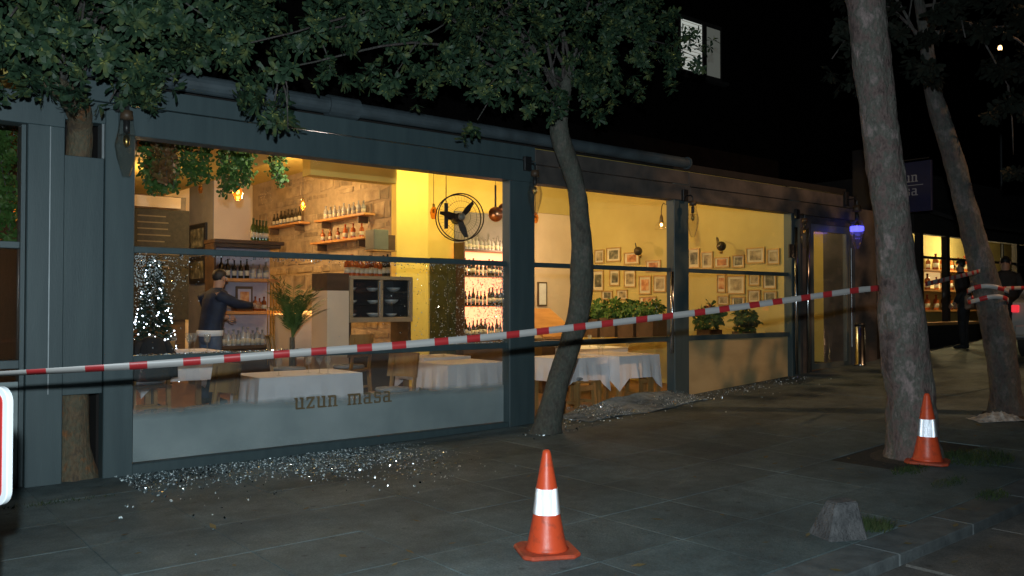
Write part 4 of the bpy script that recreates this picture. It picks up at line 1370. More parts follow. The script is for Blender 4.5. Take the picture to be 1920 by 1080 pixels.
# black coat slung over the chair back
cp = Vector((2.72, 1.6, 0.2))
ctm = MB()
n = 14
for lev, (z, wx, yy) in enumerate(((0.50, 0.20, 0.10), (0.64, 0.20, 0.08), (0.78, 0.18, 0.07), (0.90, 0.14, 0.065), (0.95, 0.08, 0.05))):
    for k in range(n):
        a = 2 * math.pi * k / n
        wob = 1 + 0.10 * mnoise.noise(Vector((math.cos(a) * 2, math.sin(a) * 2, z * 4)))
        ctm.v.append(cp + Vector((wx * math.cos(a) * wob, -0.27 + yy * 1.4 * math.sin(a) * wob, z)))
for lev in range(4):
    for k in range(n):
        a, c = lev * n + k, lev * n + (k + 1) % n
        ctm.f.append((a, c, c + n, a + n))
        ctm.mi.append(0)
ctm.f.append(tuple(4 * n + k for k in range(n)))
ctm.mi.append(0)
coat = thing('black_coat', 'black coat hung over a chair back in front of the fir tree', 'coat', cp)
ctm.build('coat_body', M['dark_cloth'], coat, world=True, smooth=True)
for sx in (-1, 1):
    MB().tube([cp + Vector((sx * 0.12, -0.28, 0.90)), cp + Vector((sx * 0.20, -0.30, 0.74)), cp + Vector((sx * 0.22, -0.29, 0.52))], [0.05, 0.055, 0.045], 8, wob=0.15).build('sleeve', M['dark_cloth'], coat, world=True, smooth=True)

# glasses and small tableware
wg = thing('wine_glass', None, 'glass')
MB().lathe([(0.0, 0.0), (0.034, 0.001), (0.005, 0.006), (0.004, 0.09), (0.02, 0.105), (0.036, 0.14), (0.033, 0.20), (0.031, 0.20), (0.034, 0.14), (0.0, 0.108)], 14).build('glass_body', M['tumbler'], wg, smooth=True)
rg = random.Random(9)
for (x0, x1, y0, y1, z, n, lab, grp) in (
        (2.85, 3.6, 1.9, 2.5, 0.951, 9, 'wine glass on the table beside the fir tree', 'glasses beside the fir tree'),
        (3.5, 4.35, 0.3, 0.85, 0.751, 4, 'wine glass on the table behind the bronze letters', 'glasses behind the letters'),
        (7.95, 9.5, 0.7, 1.2, 0.762, 7, 'wine glass on the white tables of the middle bay', 'glasses in the middle bay'),
        (6.6, 7.2, 2.0, 2.5, 0.751, 4, 'wine glass on the table before the display cabinet', 'glasses before the cabinet'),
        (9.8, 10.8, 2.3, 3.0, 0.751, 5, 'wine glass on the table by the picture wall plants', 'glasses by the picture wall')):
    for k in range(n):
        place(wg, USED, (rg.uniform(x0, x1), rg.uniform(y0, y1), z), 0, lab, grp, rg.uniform(0.85, 1.1))

# ------------------------------------------------------------------ picture wall (hung on the end wall)
FR = [
    ('top', 1, 1116, 468, 1134, 494, 'a'), ('top', 1, 1138, 464, 1165, 491, 'c'), ('top', 1, 1171, 473, 1200, 496, 'b'), ('top', 1, 1212, 488, 1240, 510, 'b'),
    ('middle', 1, 1112, 507, 1133, 546, 'c'), ('middle', 1, 1144, 506, 1163, 536, 'c'), ('middle', 1, 1171, 506, 1193, 539, 'a'), ('middle', 1, 1199, 517, 1222, 552, 'b'), ('middle', 1, 1226, 516, 1250, 548, 'a'),
    ('bottom', 1, 1129, 545, 1150, 562, 'c'), ('bottom', 1, 1157, 543, 1178, 562, 'a'), ('bottom', 1, 1200, 556, 1232, 572, 'b'),
    ('top', 2, 1291, 466, 1313, 503, 'c'), ('top', 2, 1316, 472, 1338, 504, 'a'), ('top', 2, 1340, 482, 1369, 502, 'b'), ('top', 2, 1374, 478, 1397, 502, 'c'), ('top', 2, 1400, 464, 1435, 494, 'a'), ('top', 2, 1439, 466, 1463, 496, 'a'),
    ('middle', 2, 1345, 514, 1362, 549, 'b'), ('middle', 2, 1364, 516, 1398, 552, 'a'), ('middle', 2, 1404, 512, 1426, 536, 'a'), ('middle', 2, 1431, 510, 1457, 542, 'c'),
    ('bottom', 2, 1346, 554, 1368, 572, 'a'), ('bottom', 2, 1372, 556, 1398, 574, 'c'), ('bottom', 2, 1403, 543, 1427, 568, 'a'), ('bottom', 2, 1432, 546, 1458, 566, 'c'),
]
LOOK = {'a': 'sepia', 'b': 'reddish', 'c': 'dark'}
cnt = {}
for row, bayn, ax, ay, bx_, by_, kd in FR:
    cnt[(row, bayn)] = cnt.get((row, bayn), 0) + 1
    lab = '%s framed picture, %s from left in the %s row of the %s bay' % (LOOK[kd], ORD[cnt[(row, bayn)] - 1], row, 'middle' if bayn == 1 else 'far')
    p, q = W(ax, (ay + by_) / 2, X=XEND), W(bx_, (ay + by_) / 2, X=XEND)
    pm_ = W((ax + bx_) / 2, ay, X=XEND)
    pn_ = W((ax + bx_) / 2, by_, X=XEND)
    y0, y1, z0, z1 = min(p.y, q.y), max(p.y, q.y), pn_.z, pm_.z
    f = thing('framed_picture', lab, 'picture', (XEND, (y0 + y1) / 2, z0))
    e = 0.022
    fm = MB().box(XEND - 0.03, XEND - 0.002, y0, y1, z0, z0 + e).box(XEND - 0.03, XEND - 0.002, y0, y1, z1 - e, z1).box(XEND - 0.03, XEND - 0.002, y0, y0 + e, z0 + e, z1 - e).box(XEND - 0.03, XEND - 0.002, y1 - e, y1, z0 + e, z1 - e)
    fm.build('frame', M['gilt'], f, world=True)
    MB().box(XEND - 0.014, XEND - 0.003, y0 + e, y1 - e, z0 + e, z1 - e).build('mount', M['mount'], f, world=True)
    iy, iz = (y1 - y0) * 0.2, (z1 - z0) * 0.2
    MB().box(XEND - 0.018, XEND - 0.0145, y0 + iy, y1 - iy, z0 + iz, z1 - iz).build('print', M['print_' + kd], f, world=True)
# notice on the cream back wall
p, q = W(1007, 574, Y=YB), W(1024, 529, Y=YB)
f = thing('framed_notice', 'white framed notice on the cream back wall left of the leaning tree', 'picture', (p.x, YB, p.z))
MB().box(p.x, q.x, YB - 0.03, YB - 0.002, p.z, q.z).build('frame', M['dark_wood'], f, world=True)
MB().box(p.x + 0.03, q.x - 0.03, YB - 0.036, YB - 0.031, p.z + 0.03, q.z - 0.03).build('sheet', M['white_cloth'], f, world=True)
# dark frames on the flank of the white column
for (ay, by_, lab) in ((420, 474, 'upper dark frame on the shaded flank of the white column'), (481, 532, 'lower dark frame on the shaded flank of the white column')):
    p, q = W(359, (ay + by_) / 2, X=xc0), W(389, (ay + by_) / 2, X=xc0)
    z1, z0 = W(374, ay, X=xc0).z, W(374, by_, X=xc0).z
    f = thing('dark_picture', lab, 'picture', (xc0, (p.y + q.y) / 2, z0))
    MB().box(xc0 - 0.035, xc0 - 0.002, q.y, p.y, z0, z1).build('frame', M['black'], f, world=True)
    MB().box(xc0 - 0.04, xc0 - 0.036, q.y + 0.08, p.y - 0.08, z0 + 0.08, z1 - 0.08).build('print', M['print_c'], f, world=True)

# sloped orange counter top in the cream niche left of the leaning tree
p = W(1040, 600, Y=2.9)
nt_ = thing('serving_stand', 'sloping orange wood serving stand left of the leaning tree', 'stand', (p.x, 2.9, 0.0))
ww = 0.42
MB().prism([(p.x - ww, 2.7, 0.95), (p.x + ww, 2.7, 0.95), (p.x + ww, 3.5, 1.42), (p.x - ww, 3.5, 1.42)], (0, 0, -0.04)).build('top', M['orange_wood'], nt_, world=True)
MB().box(p.x - ww, p.x + ww, 2.75, 3.45, 0.0, 0.9).build('base', M['dark_wood'], nt_, world=True)

# ------------------------------------------------------------------ indoor plants
def bush(name, label, c, r, n, size, material, cat='plant', pot=None, group=None, seed=1):
    th = thing(name, label, cat, (c[0], c[1], c[2] - r[2]), group=group)
    rng = random.Random(seed)
    b = MB()
    pts = []
    for k in range(n):
        d = Vector((rng.gauss(0, 1), rng.gauss(0, 1), rng.gauss(0, 1))).normalized() * rng.random() ** 0.4
        pts.append(Vector(c) + Vector((d.x * r[0], d.y * r[1], d.z * r[2])))
    leaf_cloud(b, pts, size, rng, 5, 0.25, outward=Vector(c))
    b.build('foliage', M[material], th, world=True)
    if pot:
        MB().box(c[0] - r[0] * 0.8, c[0] + r[0] * 0.8, c[1] - r[1] * 0.8, c[1] + r[1] * 0.8, c[2] - r[2] - pot, c[2] - r[2] + 0.05).build('planter', M['dark_wood'], th, world=True)
    return th


for k, (px, py) in enumerate(((1120, 580), (1152, 578), (1186, 580), (1222, 580))):
    c = W(px, py + 4, Y=3.6 - 0.45 * k)
    bush('potted_shrub', '%s leafy shrub from the leaning tree along the picture wall planter' % ORD[k], c, (0.24, 0.24, 0.19), 70, 0.11, 'ivy', pot=0.3, seed=30 + k)
for k, (px, py, lab) in enumerate(((1330, 590, 'small pointed plant at the left of the far bay ledge'), (1395, 594, 'broad dark plant at the middle of the far bay ledge'), (1447, 588, 'tall dark plant at the door end of the far bay ledge'))):
    c = W(px, py + 8, Y=0.55)
    bush('ledge_plant', lab, c, (0.2, 0.16, 0.22 + 0.05 * (k == 2)), 60, 0.13, 'palm', pot=0.12, seed=50 + k)

lp = thing('window_ledge', 'wooden ledge carrying the plants inside the far bay', 'ledge', ((xD1 + xE0) / 2, 0.5, 0.0))
MB().box(xD1 + 0.05, xE0 - 0.02, 0.2, 0.85, 0.93, 0.97).build('board', M['wood'], lp, world=True)
for xa in (xD1 + 0.3, xE0 - 0.3):
    MB().box(xa, xa + 0.06, 0.3, 0.36, 0.0, 0.929).build('leg', M['wood'], lp, world=True)

# palm beside the drinks shelf
pc = W(548, 600, Y=2.75)
pl = thing('potted_palm', 'arching potted palm between drinks shelf and glowing counter', 'plant', (pc.x, 2.75, 0.2))
rng = random.Random(12)
pb, psn = MB(), MB()
for k in range(26):
    a = rng.uniform(0, 6.28)
    L = rng.uniform(0.45, 0.95)
    base = Vector((pc.x, 2.75, 0.95 + rng.uniform(0, 0.15)))
    lean = rng.uniform(0.12, 0.42)
    path = [base + Vector((math.cos(a) * lean * u ** 1.6 * 1.0, math.sin(a) * lean * u ** 1.6, L * u * (1 - 0.22 * u))) for u in [j / 7 for j in range(8)]]
    psn.tube(path, [0.008 * (1 - 0.6 * j / 7) for j in range(8)], 5)
    for j in range(2, 8):
        d = (path[j] - path[j - 1]).normalized()
        s = d.cross(Vector((0, 0, 1)))
        s = s.normalized() if s.length > 1e-3 else Vector((1, 0, 0))
        for sg in (-1, 1):
            for q in range(2):
                p = path[j] - d * 0.03 * q
                tip = p + (s * sg * 0.8 + d * 0.7 + Vector((0, 0, -0.15))) * 0.17 * rng.uniform(0.7, 1.1)
                o = len(pb.v)
                pb.v += [p, (p + tip) / 2 + d * 0.012, tip, (p + tip) / 2 - d * 0.012]
                pb.f.append((o, o + 1, o + 2, o + 3))
                pb.mi.append(0)
pb.build('fronds', M['palm'], pl, world=True)
psn.build('stems', M['palm'], pl, world=True)
MB().lathe([(0.0, 0.0), (0.14, 0.0), (0.19, 0.34), (0.2, 0.36), (0.17, 0.36), (0.0, 0.3)], 18).build('pot', M['terracotta'], pl, smooth=True)
MB().tube([(0, 0, 0.3), (0, 0, 0.85)], [0.05, 0.035], 8).build('trunk', M['bark_dark'], pl)

# artificial fir tree with white lights
tc_ = W(288, 560, Y=2.6)
xt = thing('christmas_tree', 'dark artificial fir hung with white fairy lights beside the left posts', 'christmas tree', (tc_.x, 2.6, 0.2))
rng = random.Random(3)
fb = MB()
ztop = W(288, 482, Y=2.6).z
zb = 0.55
for k in range(1500):
    u = rng.random() ** 0.75
    z = ztop - (ztop - zb) * u
    rr = 0.03 + 0.30 * u
    a = rng.uniform(0, 6.28)
    q = rr * rng.uniform(0.25, 1.0)
    p = Vector((tc_.x + q * math.cos(a), 2.6 + q * math.sin(a), z))
    d = Vector((math.cos(a), math.sin(a), rng.uniform(-0.5, 0.25))).normalized()
    s = d.cross(Vector((0, 0, 1))).normalized()
    L = rng.uniform(0.05, 0.11)
    o = len(fb.v)
    fb.v += [p - s * 0.012, p + s * 0.012, p + d * L]
    fb.v += [p - Vector((0, 0, 0.012)), p + Vector((0, 0, 0.012)), p + d * L + s * 0.02]
    fb.f += [(o, o + 1, o + 2), (o + 3, o + 4, o + 5)]
    fb.mi += [0, 0]
fb.build('needles', M['fir'], xt, world=True)
lb = MB()
for k in range(170):
    u = rng.random() ** 0.7
    z = ztop - (ztop - zb) * u
    a = rng.uniform(0, 6.28)
    rr = 0.05 + 0.31 * u
    lb.ball((tc_.x + rr * math.cos(a), 2.6 + rr * math.sin(a), z), rng.uniform(0.005, 0.0105), n=6, m=4)
tag(lb.build('fairy_lights', M['fairy'], xt, world=True), kind='stuff')
MB().tube([(0, 0, 0.0), (0, 0, ztop - 0.25)], [0.03, 0.008], 8).build('trunk', M['bark_dark'], xt)
for k in range(3):
    a = 2 * math.pi * k / 3
    MB().bar((0, 0, 0.12), (0.25 * math.cos(a), 0.25 * math.sin(a), 0.012), 0.03, 0.015).build('foot', M['black'], xt)


# ------------------------------------------------------------------ people
def skin_mesh(name, pts, edges, radii, material, parent, sub=2, root=0):
    me = bpy.data.meshes.new(name)
    me.from_pydata([Vector(p) for p in pts], edges, [])
    o = bpy.data.objects.new(name, me)
    scene.collection.objects.link(o)
    sk = o.modifiers.new('Skin', 'SKIN')
    sk.use_smooth_shade = True
    layer = me.skin_vertices[0].data if me.skin_vertices else None
    if layer is None:
        me.attributes
    for k, r in enumerate(radii):
        r = (r, r) if not isinstance(r, tuple) else r
        layer[k].radius = r
        layer[k].use_root = (k == root)
    ss = o.modifiers.new('Sub', 'SUBSURF')
    ss.levels = sub
    ss.render_levels = sub
    dg = bpy.context.evaluated_depsgraph_get()
    new = bpy.data.meshes.new_from_object(o.evaluated_get(dg))
    new.name = name
    bpy.data.objects.remove(o)
    new.materials.clear()
    new.materials.append(material)
    new.polygons.foreach_set('use_smooth', [True] * len(new.polygons))
    r_ = bpy.data.objects.new(name, new)
    scene.collection.objects.link(r_)
    r_.parent = parent
    return r_


def person(label, loc, rz, pose, jacket, trousers, hair, hem=None, scale=1.0):
    """local frame: x forward (the way the person faces), y left, z up; standing height about 1.74 m"""
    th = thing('person', label, 'person', loc, rz)
    lean = pose.get('lean', 0.0)

    def T(x, y, z):                                   # lean the trunk forward about the hips
        if z > 0.95:
            dz = z - 0.95
            return (x + dz * math.sin(lean), y, 0.95 + dz * math.cos(lean))
        return (x, y, z)
    J = {
        'pel': T(0, 0, 0.95), 'spn': T(0, 0, 1.15), 'chs': T(0.0, 0, 1.33), 'nck': T(0.0, 0, 1.47), 'hd0': T(0.02, 0, 1.56), 'hd1': T(0.025, 0, 1.66),
        'shL': T(0, 0.17, 1.41), 'shR': T(0, -0.17, 1.41),
        'hpL': (0, 0.09, 0.92), 'hpR': (0, -0.09, 0.92),
    }
    J.update(pose['limbs'])
    order = ['pel', 'spn', 'chs', 'nck', 'hd0', 'hd1', 'shL', 'elL', 'wrL', 'haL', 'shR', 'elR', 'wrR', 'haR', 'hpL', 'knL', 'anL', 'toL', 'hpR', 'knR', 'anR', 'toR']
    rad = dict(pel=0.12, spn=0.11, chs=(0.10, 0.10), nck=0.052, hd0=0.075, hd1=0.085, shL=0.045, elL=0.042, wrL=0.028, haL=0.034, shR=0.045, elR=0.042, wrR=0.028, haR=0.034,
               hpL=0.088, knL=0.056, anL=0.04, toL=0.035, hpR=0.088, knR=0.056, anR=0.04, toR=0.035)
    idx = {k: i for i, k in enumerate(order)}
    E = [('pel', 'spn'), ('spn', 'chs'), ('chs', 'nck'), ('nck', 'hd0'), ('hd0', 'hd1'), ('chs', 'shL'), ('shL', 'elL'), ('elL', 'wrL'), ('wrL', 'haL'),
         ('chs', 'shR'), ('shR', 'elR'), ('elR', 'wrR'), ('wrR', 'haR'), ('pel', 'hpL'), ('hpL', 'knL'), ('knL', 'anL'), ('anL', 'toL'), ('pel', 'hpR'), ('hpR', 'knR'), ('knR', 'anR'), ('anR', 'toR')]
    skin_mesh('body', [J[k] for k in order], [(idx[a], idx[b]) for a, b in E], [rad[k] for k in order], M['skin'], th)

    # jacket: a lofted trunk with two sleeves, one mesh; trousers likewise
    def rings(b, levels, n=18):
        o = len(b.v)
        for (c, rx, ry) in levels:
            for k in range(n):
                a = 2 * math.pi * k / n
                q = Vector(c) + Vector((rx * math.cos(a), ry * math.sin(a), 0))
                q += Vector((math.cos(a), math.sin(a), 0)) * 0.010 * mnoise.noise(q * 9)
                b.v.append(q)
        for l in range(len(levels) - 1):
            for k in range(n):
                a, c = o + l * n + k, o + l * n + (k + 1) % n
                b.f.append((a, c, c + n, a + n))
                b.mi.append(0)
    jk = MB()
    rings(jk, [(T(0, 0, z), rx, ry) for z, rx, ry in ((0.90, 0.130, 0.174), (0.93, 0.140, 0.186), (1.00, 0.134, 0.180), (1.12, 0.132, 0.182), (1.26, 0.138, 0.200), (1.36, 0.136, 0.212),
                                                       (1.43, 0.128, 0.205), (1.47, 0.112, 0.165), (1.495, 0.085, 0.10), (1.52, 0.066, 0.07))])
    for s in ('L', 'R'):
        sh_, el_, wr_ = Vector(J['sh' + s]), Vector(J['el' + s]), Vector(J['wr' + s])
        inn = sh_ + (Vector(J['chs']) - sh_) * 0.35
        jk.tube([inn, sh_, sh_ + (el_ - sh_) * 0.5, el_, el_ + (wr_ - el_) * 0.5, wr_], [0.070, 0.082, 0.072, 0.062, 0.054, 0.044], 12, wob=0.08)
    jk.build('jacket', jacket, th, smooth=True)
    J['waist'] = T(0, 0, 0.95)
    tr_ = MB()
    rings(tr_, [((0, 0, 0.99), 0.118, 0.160), ((0, 0, 0.90), 0.126, 0.172), ((0.0, 0, 0.82), 0.118, 0.168), ((0, 0, 0.78), 0.09, 0.12)])
    for s in ('L', 'R'):
        hp_, kn_, an_ = Vector(J['hp' + s]), Vector(J['kn' + s]), Vector(J['an' + s])
        tr_.tube([hp_, hp_ + (kn_ - hp_) * 0.4, kn_, kn_ + (an_ - kn_) * 0.5, an_], [0.098, 0.092, 0.072, 0.064, 0.056], 12, wob=0.06)
    tr_.build('trousers', trousers, th, smooth=True)
    h = Vector(J['hd1'])
    hb = MB().ball((h.x - 0.016, h.y, h.z + 0.018), 0.098, 0.086, 0.092, 14, 10)
    hb.f = [q for q in hb.f if sum((hb.v[i].z - h.z) + (h.x - hb.v[i].x) * 0.9 for i in q) / len(q) > 0.0]
    hb.mi = [0] * len(hb.f)
    hb.build('hair', hair, th, smooth=True)
    fc_ = MB()
    fc_.prism([(h.x + 0.075, -0.012, h.z - 0.045), (h.x + 0.075, 0.012, h.z - 0.045), (h.x + 0.078, 0.006, h.z + 0.0), (h.x + 0.078, -0.006, h.z + 0.0)], (0.022, 0, -0.004))
    fc_.build('nose', M['skin'], th)
    for sy in (-1, 1):
        MB().ball((h.x - 0.005, sy * 0.082, h.z - 0.02), 0.022, 0.012, 0.032, 8, 6).build('ear', M['skin'], th, smooth=True)
    for s in ('L', 'R'):
        w, q = Vector(J['wr' + s]), Vector(J['ha' + s])
        d = (q - w).normalized()
        side = d.cross(Vector((0, 1, 0)))
        side = side.normalized() if side.length > 1e-3 else Vector((1, 0, 0))
        fb_ = MB()
        for k in range(4):
            o = q + d * 0.02 + side * (k - 1.5) * 0.018
            L = (0.065, 0.075, 0.07, 0.055)[k]
            fb_.tube([o, o + d * L * 0.6 + Vector((0, 0, -0.006)), o + d * L + Vector((0, 0, -0.02))], [0.009, 0.0085, 0.007], 6)
        fb_.tube([q - d * 0.02 - side * 0.03, q + d * 0.02 - side * 0.055, q + d * 0.05 - side * 0.06], [0.011, 0.01, 0.008], 6)
        fb_.build('fingers', M['skin'], th, smooth=True)
        a, t = Vector(J['an' + s]), Vector(J['to' + s])
        MB().tube([(a.x - 0.05, a.y, a.z - 0.035), (a.x + 0.04, a.y, a.z - 0.03), (t.x, t.y, t.z), (t.x + 0.05, t.y, t.z - 0.003)], [0.045, 0.05, 0.042, 0.028], 10).build('shoe', M['dark_cloth'], th, smooth=True)
    if hem:
        wz = Vector(J['waist'])
        MB().lathe([(0.165, -0.065), (0.192, -0.06), (0.198, 0.01), (0.165, 0.015)], 20, (0, 0, 0)).moved(Matrix.Translation(wz) @ Matrix.Diagonal((0.77, 1.0, 1.0, 1.0))).build('white_hem', hem, th, smooth=True)
    th.scale = (scale, scale, scale)
    return th


STAND = {'knL': (0.02, 0.10, 0.50), 'anL': (0.0, 0.10, 0.09), 'toL': (0.12, 0.11, 0.04), 'knR': (0.02, -0.10, 0.50), 'anR': (0.0, -0.10, 0.09), 'toR': (0.12, -0.11, 0.04)}
mp = W(394, 570, Y=2.95)
reach = dict(STAND)
reach.update({'shL': (0.02, 0.18, 1.40), 'elL': (0.14, 0.24, 1.17), 'wrL': (0.32, 0.20, 1.12), 'haL': (0.40, 0.19, 1.12),
              'shR': (0.03, -0.17, 1.40), 'elR': (0.27, -0.20, 1.30), 'wrR': (0.50, -0.16, 1.28), 'haR': (0.58, -0.15, 1.29)})
person('man in navy jacket with white hem reaching towards the drinks shelf', (mp.x, 2.95, 0.20), R(12), {'lean': R(10), 'limbs': reach}, M['navy'], M['jeans'], M['hair'], M['white_cloth'])
idle = dict(STAND)
idle.update({'elL': (-0.02, 0.26, 1.13), 'wrL': (0.10, 0.22, 0.93), 'haL': (0.16, 0.20, 0.88), 'elR': (-0.02, -0.26, 1.13), 'wrR': (0.10, -0.22, 0.93), 'haR': (0.16, -0.20, 0.88)})
f1 = W(1808, 600, t=16.8)
person('person in dark clothes standing behind the leaning trunk with a pale bag', (f1.x, f1.y, G(f1.x)), R(100), {'lean': R(4), 'limbs': idle}, M['dark_cloth'], M['dark_cloth'], M['hair'], None, 1.0)
bp_ = W(1826, 566, t=16.4)
bag = thing('shoulder_bag', 'pale beige shoulder bag carried by the person behind the leaning trunk', 'bag', (bp_.x, bp_.y, bp_.z - 0.15))
MB().box(-0.06, 0.06, -0.16, 0.16, 0.0, 0.28).build('pouch', M['beige_cloth'], bag, bevel=0.03)
MB().tube([(0, -0.14, 0.26), (0.03, -0.06, 0.5), (0.03, 0.06, 0.5), (0, 0.14, 0.26)], 0.012, 6).build('strap', M['beige_cloth'], bag, smooth=True)
f2 = W(1886, 600, t=15.6)
person('person in dark clothes facing the street at the photo edge', (f2.x, f2.y, G(f2.x)), R(200), {'lean': 0.0, 'limbs': idle}, M['dark_cloth'], M['dark_cloth'], M['hair'], None, 1.02)

# ------------------------------------------------------------------ broken glass
rg = random.Random(77)


def crumb(b, p, s, rng):
    """an irregular little block of tempered glass"""
    m = Euler((rng.uniform(0, 6.3), rng.uniform(0, 6.3), rng.uniform(0, 6.3))).to_matrix()
    sx, sy, sz = s * rng.uniform(0.6, 1.3), s * rng.uniform(0.6, 1.3), s * rng.uniform(0.3, 0.7)
    o = len(b.v)
    for x, y, z in ((-1, -1, -1), (1, -1, -1), (0.7, 1, -1), (-1, 0.8, -1), (-0.8, -1, 1), (1, -0.7, 1), (0.9, 1, 1), (-1, 1, 0.8)):
        b.v.append(Vector(p) + m @ Vector((x * sx, y * sy, z * sz)) * 0.5)
    b.f += [tuple(o + i for i in q) for q in ((0, 3, 2, 1), (4, 5, 6, 7), (0, 1, 5, 4), (1, 2, 6, 5), (2, 3, 7, 6), (3, 0, 4, 7))]
    b.mi += [1 if rng.random() < 0.55 else 0] * 6


gl = MB()
for k in range(11000):                                 # along the foot of the broad bay
    u = rg.random()
    x = xB1 - 0.15 + (xC0 - xB1 + 0.15) * u
    dens = 0.25 + 0.75 * math.exp(-((u - 0.48) / 0.36) ** 2)
    dens *= 0.75 + 0.6 * mnoise.noise(Vector((x * 3.1, 0.7, 0)))
    if rg.random() > dens:
        continue
    y = -0.12 - abs(rg.gauss(0, 0.24 + 0.50 * dens)) - (0.25 * rg.random() if rg.random() < 0.2 else 0)
    crumb(gl, (x, y, 0.006), rg.choice((0.005, 0.006, 0.008, 0.010, 0.012, 0.016)), rg)
for k in range(150):
    crumb(gl, (rg.uniform(1.6, 6.6), -0.6 - abs(rg.gauss(0, 0.9)), 0.007), rg.choice((0.008, 0.012, 0.02)), rg)
for k in range(1100):                                 # over the slumped sheet
    x = rg.uniform(XF(1090, -0.35), XF(1300, -0.35))
    y = rg.uniform(-0.6, -0.05)
    crumb(gl, (x, y, G(x) + 0.02 + 0.10 * ((y + 0.62) / 0.6) ** 1.3), rg.choice((0.007, 0.010, 0.014)), rg)
for k in range(700):                                  # below the middle and far bays
    x = rg.uniform(xC1, xE0)
    crumb(gl, (x, -0.15 - abs(rg.gauss(0, 0.3)), G(x) + 0.006), rg.choice((0.008, 0.011, 0.015)), rg)
for k in range(60):
    x = rg.gauss(6.5, 0.25)
    crumb(gl, (x, -0.75 + rg.gauss(0, 0.12), G(x) + 0.006), rg.choice((0.01, 0.016)), rg)
tag(gl.build('glass_debris', [M['crumb'], M['glint']]), 'scattered crumbs of broken safety glass along the restaurant front', 'broken glass', kind='stuff')

gr = MB()
for k in range(650):                                  # left on the rails of the broad bay
    x = rg.uniform(xB1, xC0)
    crumb(gr, (x, rg.uniform(-0.06, 0.04), ZR + 0.034), rg.choice((0.006, 0.009, 0.013)), rg)
for k in range(420):
    x = rg.uniform(xB1, xC0)
    crumb(gr, (x, rg.uniform(-0.02, 0.01), ZM - 0.03 - abs(rg.gauss(0, 0.02))), rg.choice((0.005, 0.008, 0.012)), rg)
tag(rpart(gr, 'glass_crumbs', [M['crumb'], M['glint']], w1), kind='stuff')

# crazed remnants still hanging in the frame
cr = MB()
for (n, fx, fz) in ((1100, lambda: xB1 + abs(rg.gauss(0, 0.22)), lambda: ZM - 0.05 - abs(rg.gauss(0, 0.28))),
                    (1500, lambda: xC0 - abs(rg.gauss(0, 0.55)), lambda: rg.uniform(ZR + 0.05, ZM - 0.04)),
                    (500, lambda: xC0 - abs(rg.gauss(0, 0.10)), lambda: rg.uniform(ZR + 0.05, ZM - 0.04))):
    for k in range(n):
        x, z = fx(), fz()
        if not (xB1 < x < xC0 and ZR < z < ZM):
            continue
        a = rg.uniform(0, 6.28)
        s = rg.uniform(0.003, 0.009)
        tilt = Vector((rg.uniform(-0.6, 0.6), 1, rg.uniform(-0.6, 0.6))).normalized()
        t1 = tilt.orthogonal().normalized()
        t2 = tilt.cross(t1)
        c = Vector((x, -0.008 + rg.uniform(-0.004, 0.004), z))
        pts = [c + (t1 * math.cos(a + q) + t2 * math.sin(a + q)) * s * rg.uniform(0.6, 1.1) for q in (0, 1.6, 3.1, 4.6)]
        cr.prism(pts, tilt * 0.004, mi=1 if rg.random() < 0.5 else 0)
tag(rpart(cr, 'crazed_remnant', [M['shard'], M['glint']], w1), kind='stuff')

# crumpled sheet of crazed glass lying under the middle bay
sh = MB()
nx, ny = 40, 10
sx0, sx1 = XF(1078, -0.35), XF(1300, -0.35)
for i in range(nx + 1):
    for j in range(ny + 1):
        u, v = i / nx, j / ny
        x = sx0 + (sx1 - sx0) * u
        y = -0.62 + 0.6 * v + 0.05 * math.sin(u * 9)
        hgt = 0.015 + 0.13 * v ** 1.3 * min(1, u * 2.2) * (0.55 + 0.45 * math.sin(min(1, u) * 3.0)) + 0.035 * mnoise.noise(Vector((x * 3, y * 5, 0)))
        sh.v.append(Vector((x, y, G(x) + max(0.006, hgt))))
for i in range(nx):
    for j in range(ny):
        a = i * (ny + 1) + j
        sh.f.append((a, a + ny + 1, a + ny + 2, a + 1))
        sh.mi.append(0)
so = sh.build('crazed_glass_sheet', M['crazed'])
sol = so.modifiers.new('Solid', 'SOLIDIFY')
sol.thickness = 0.006
tag(so, 'crumpled sheet of crazed safety glass slumped below the middle bay', 'glass sheet')

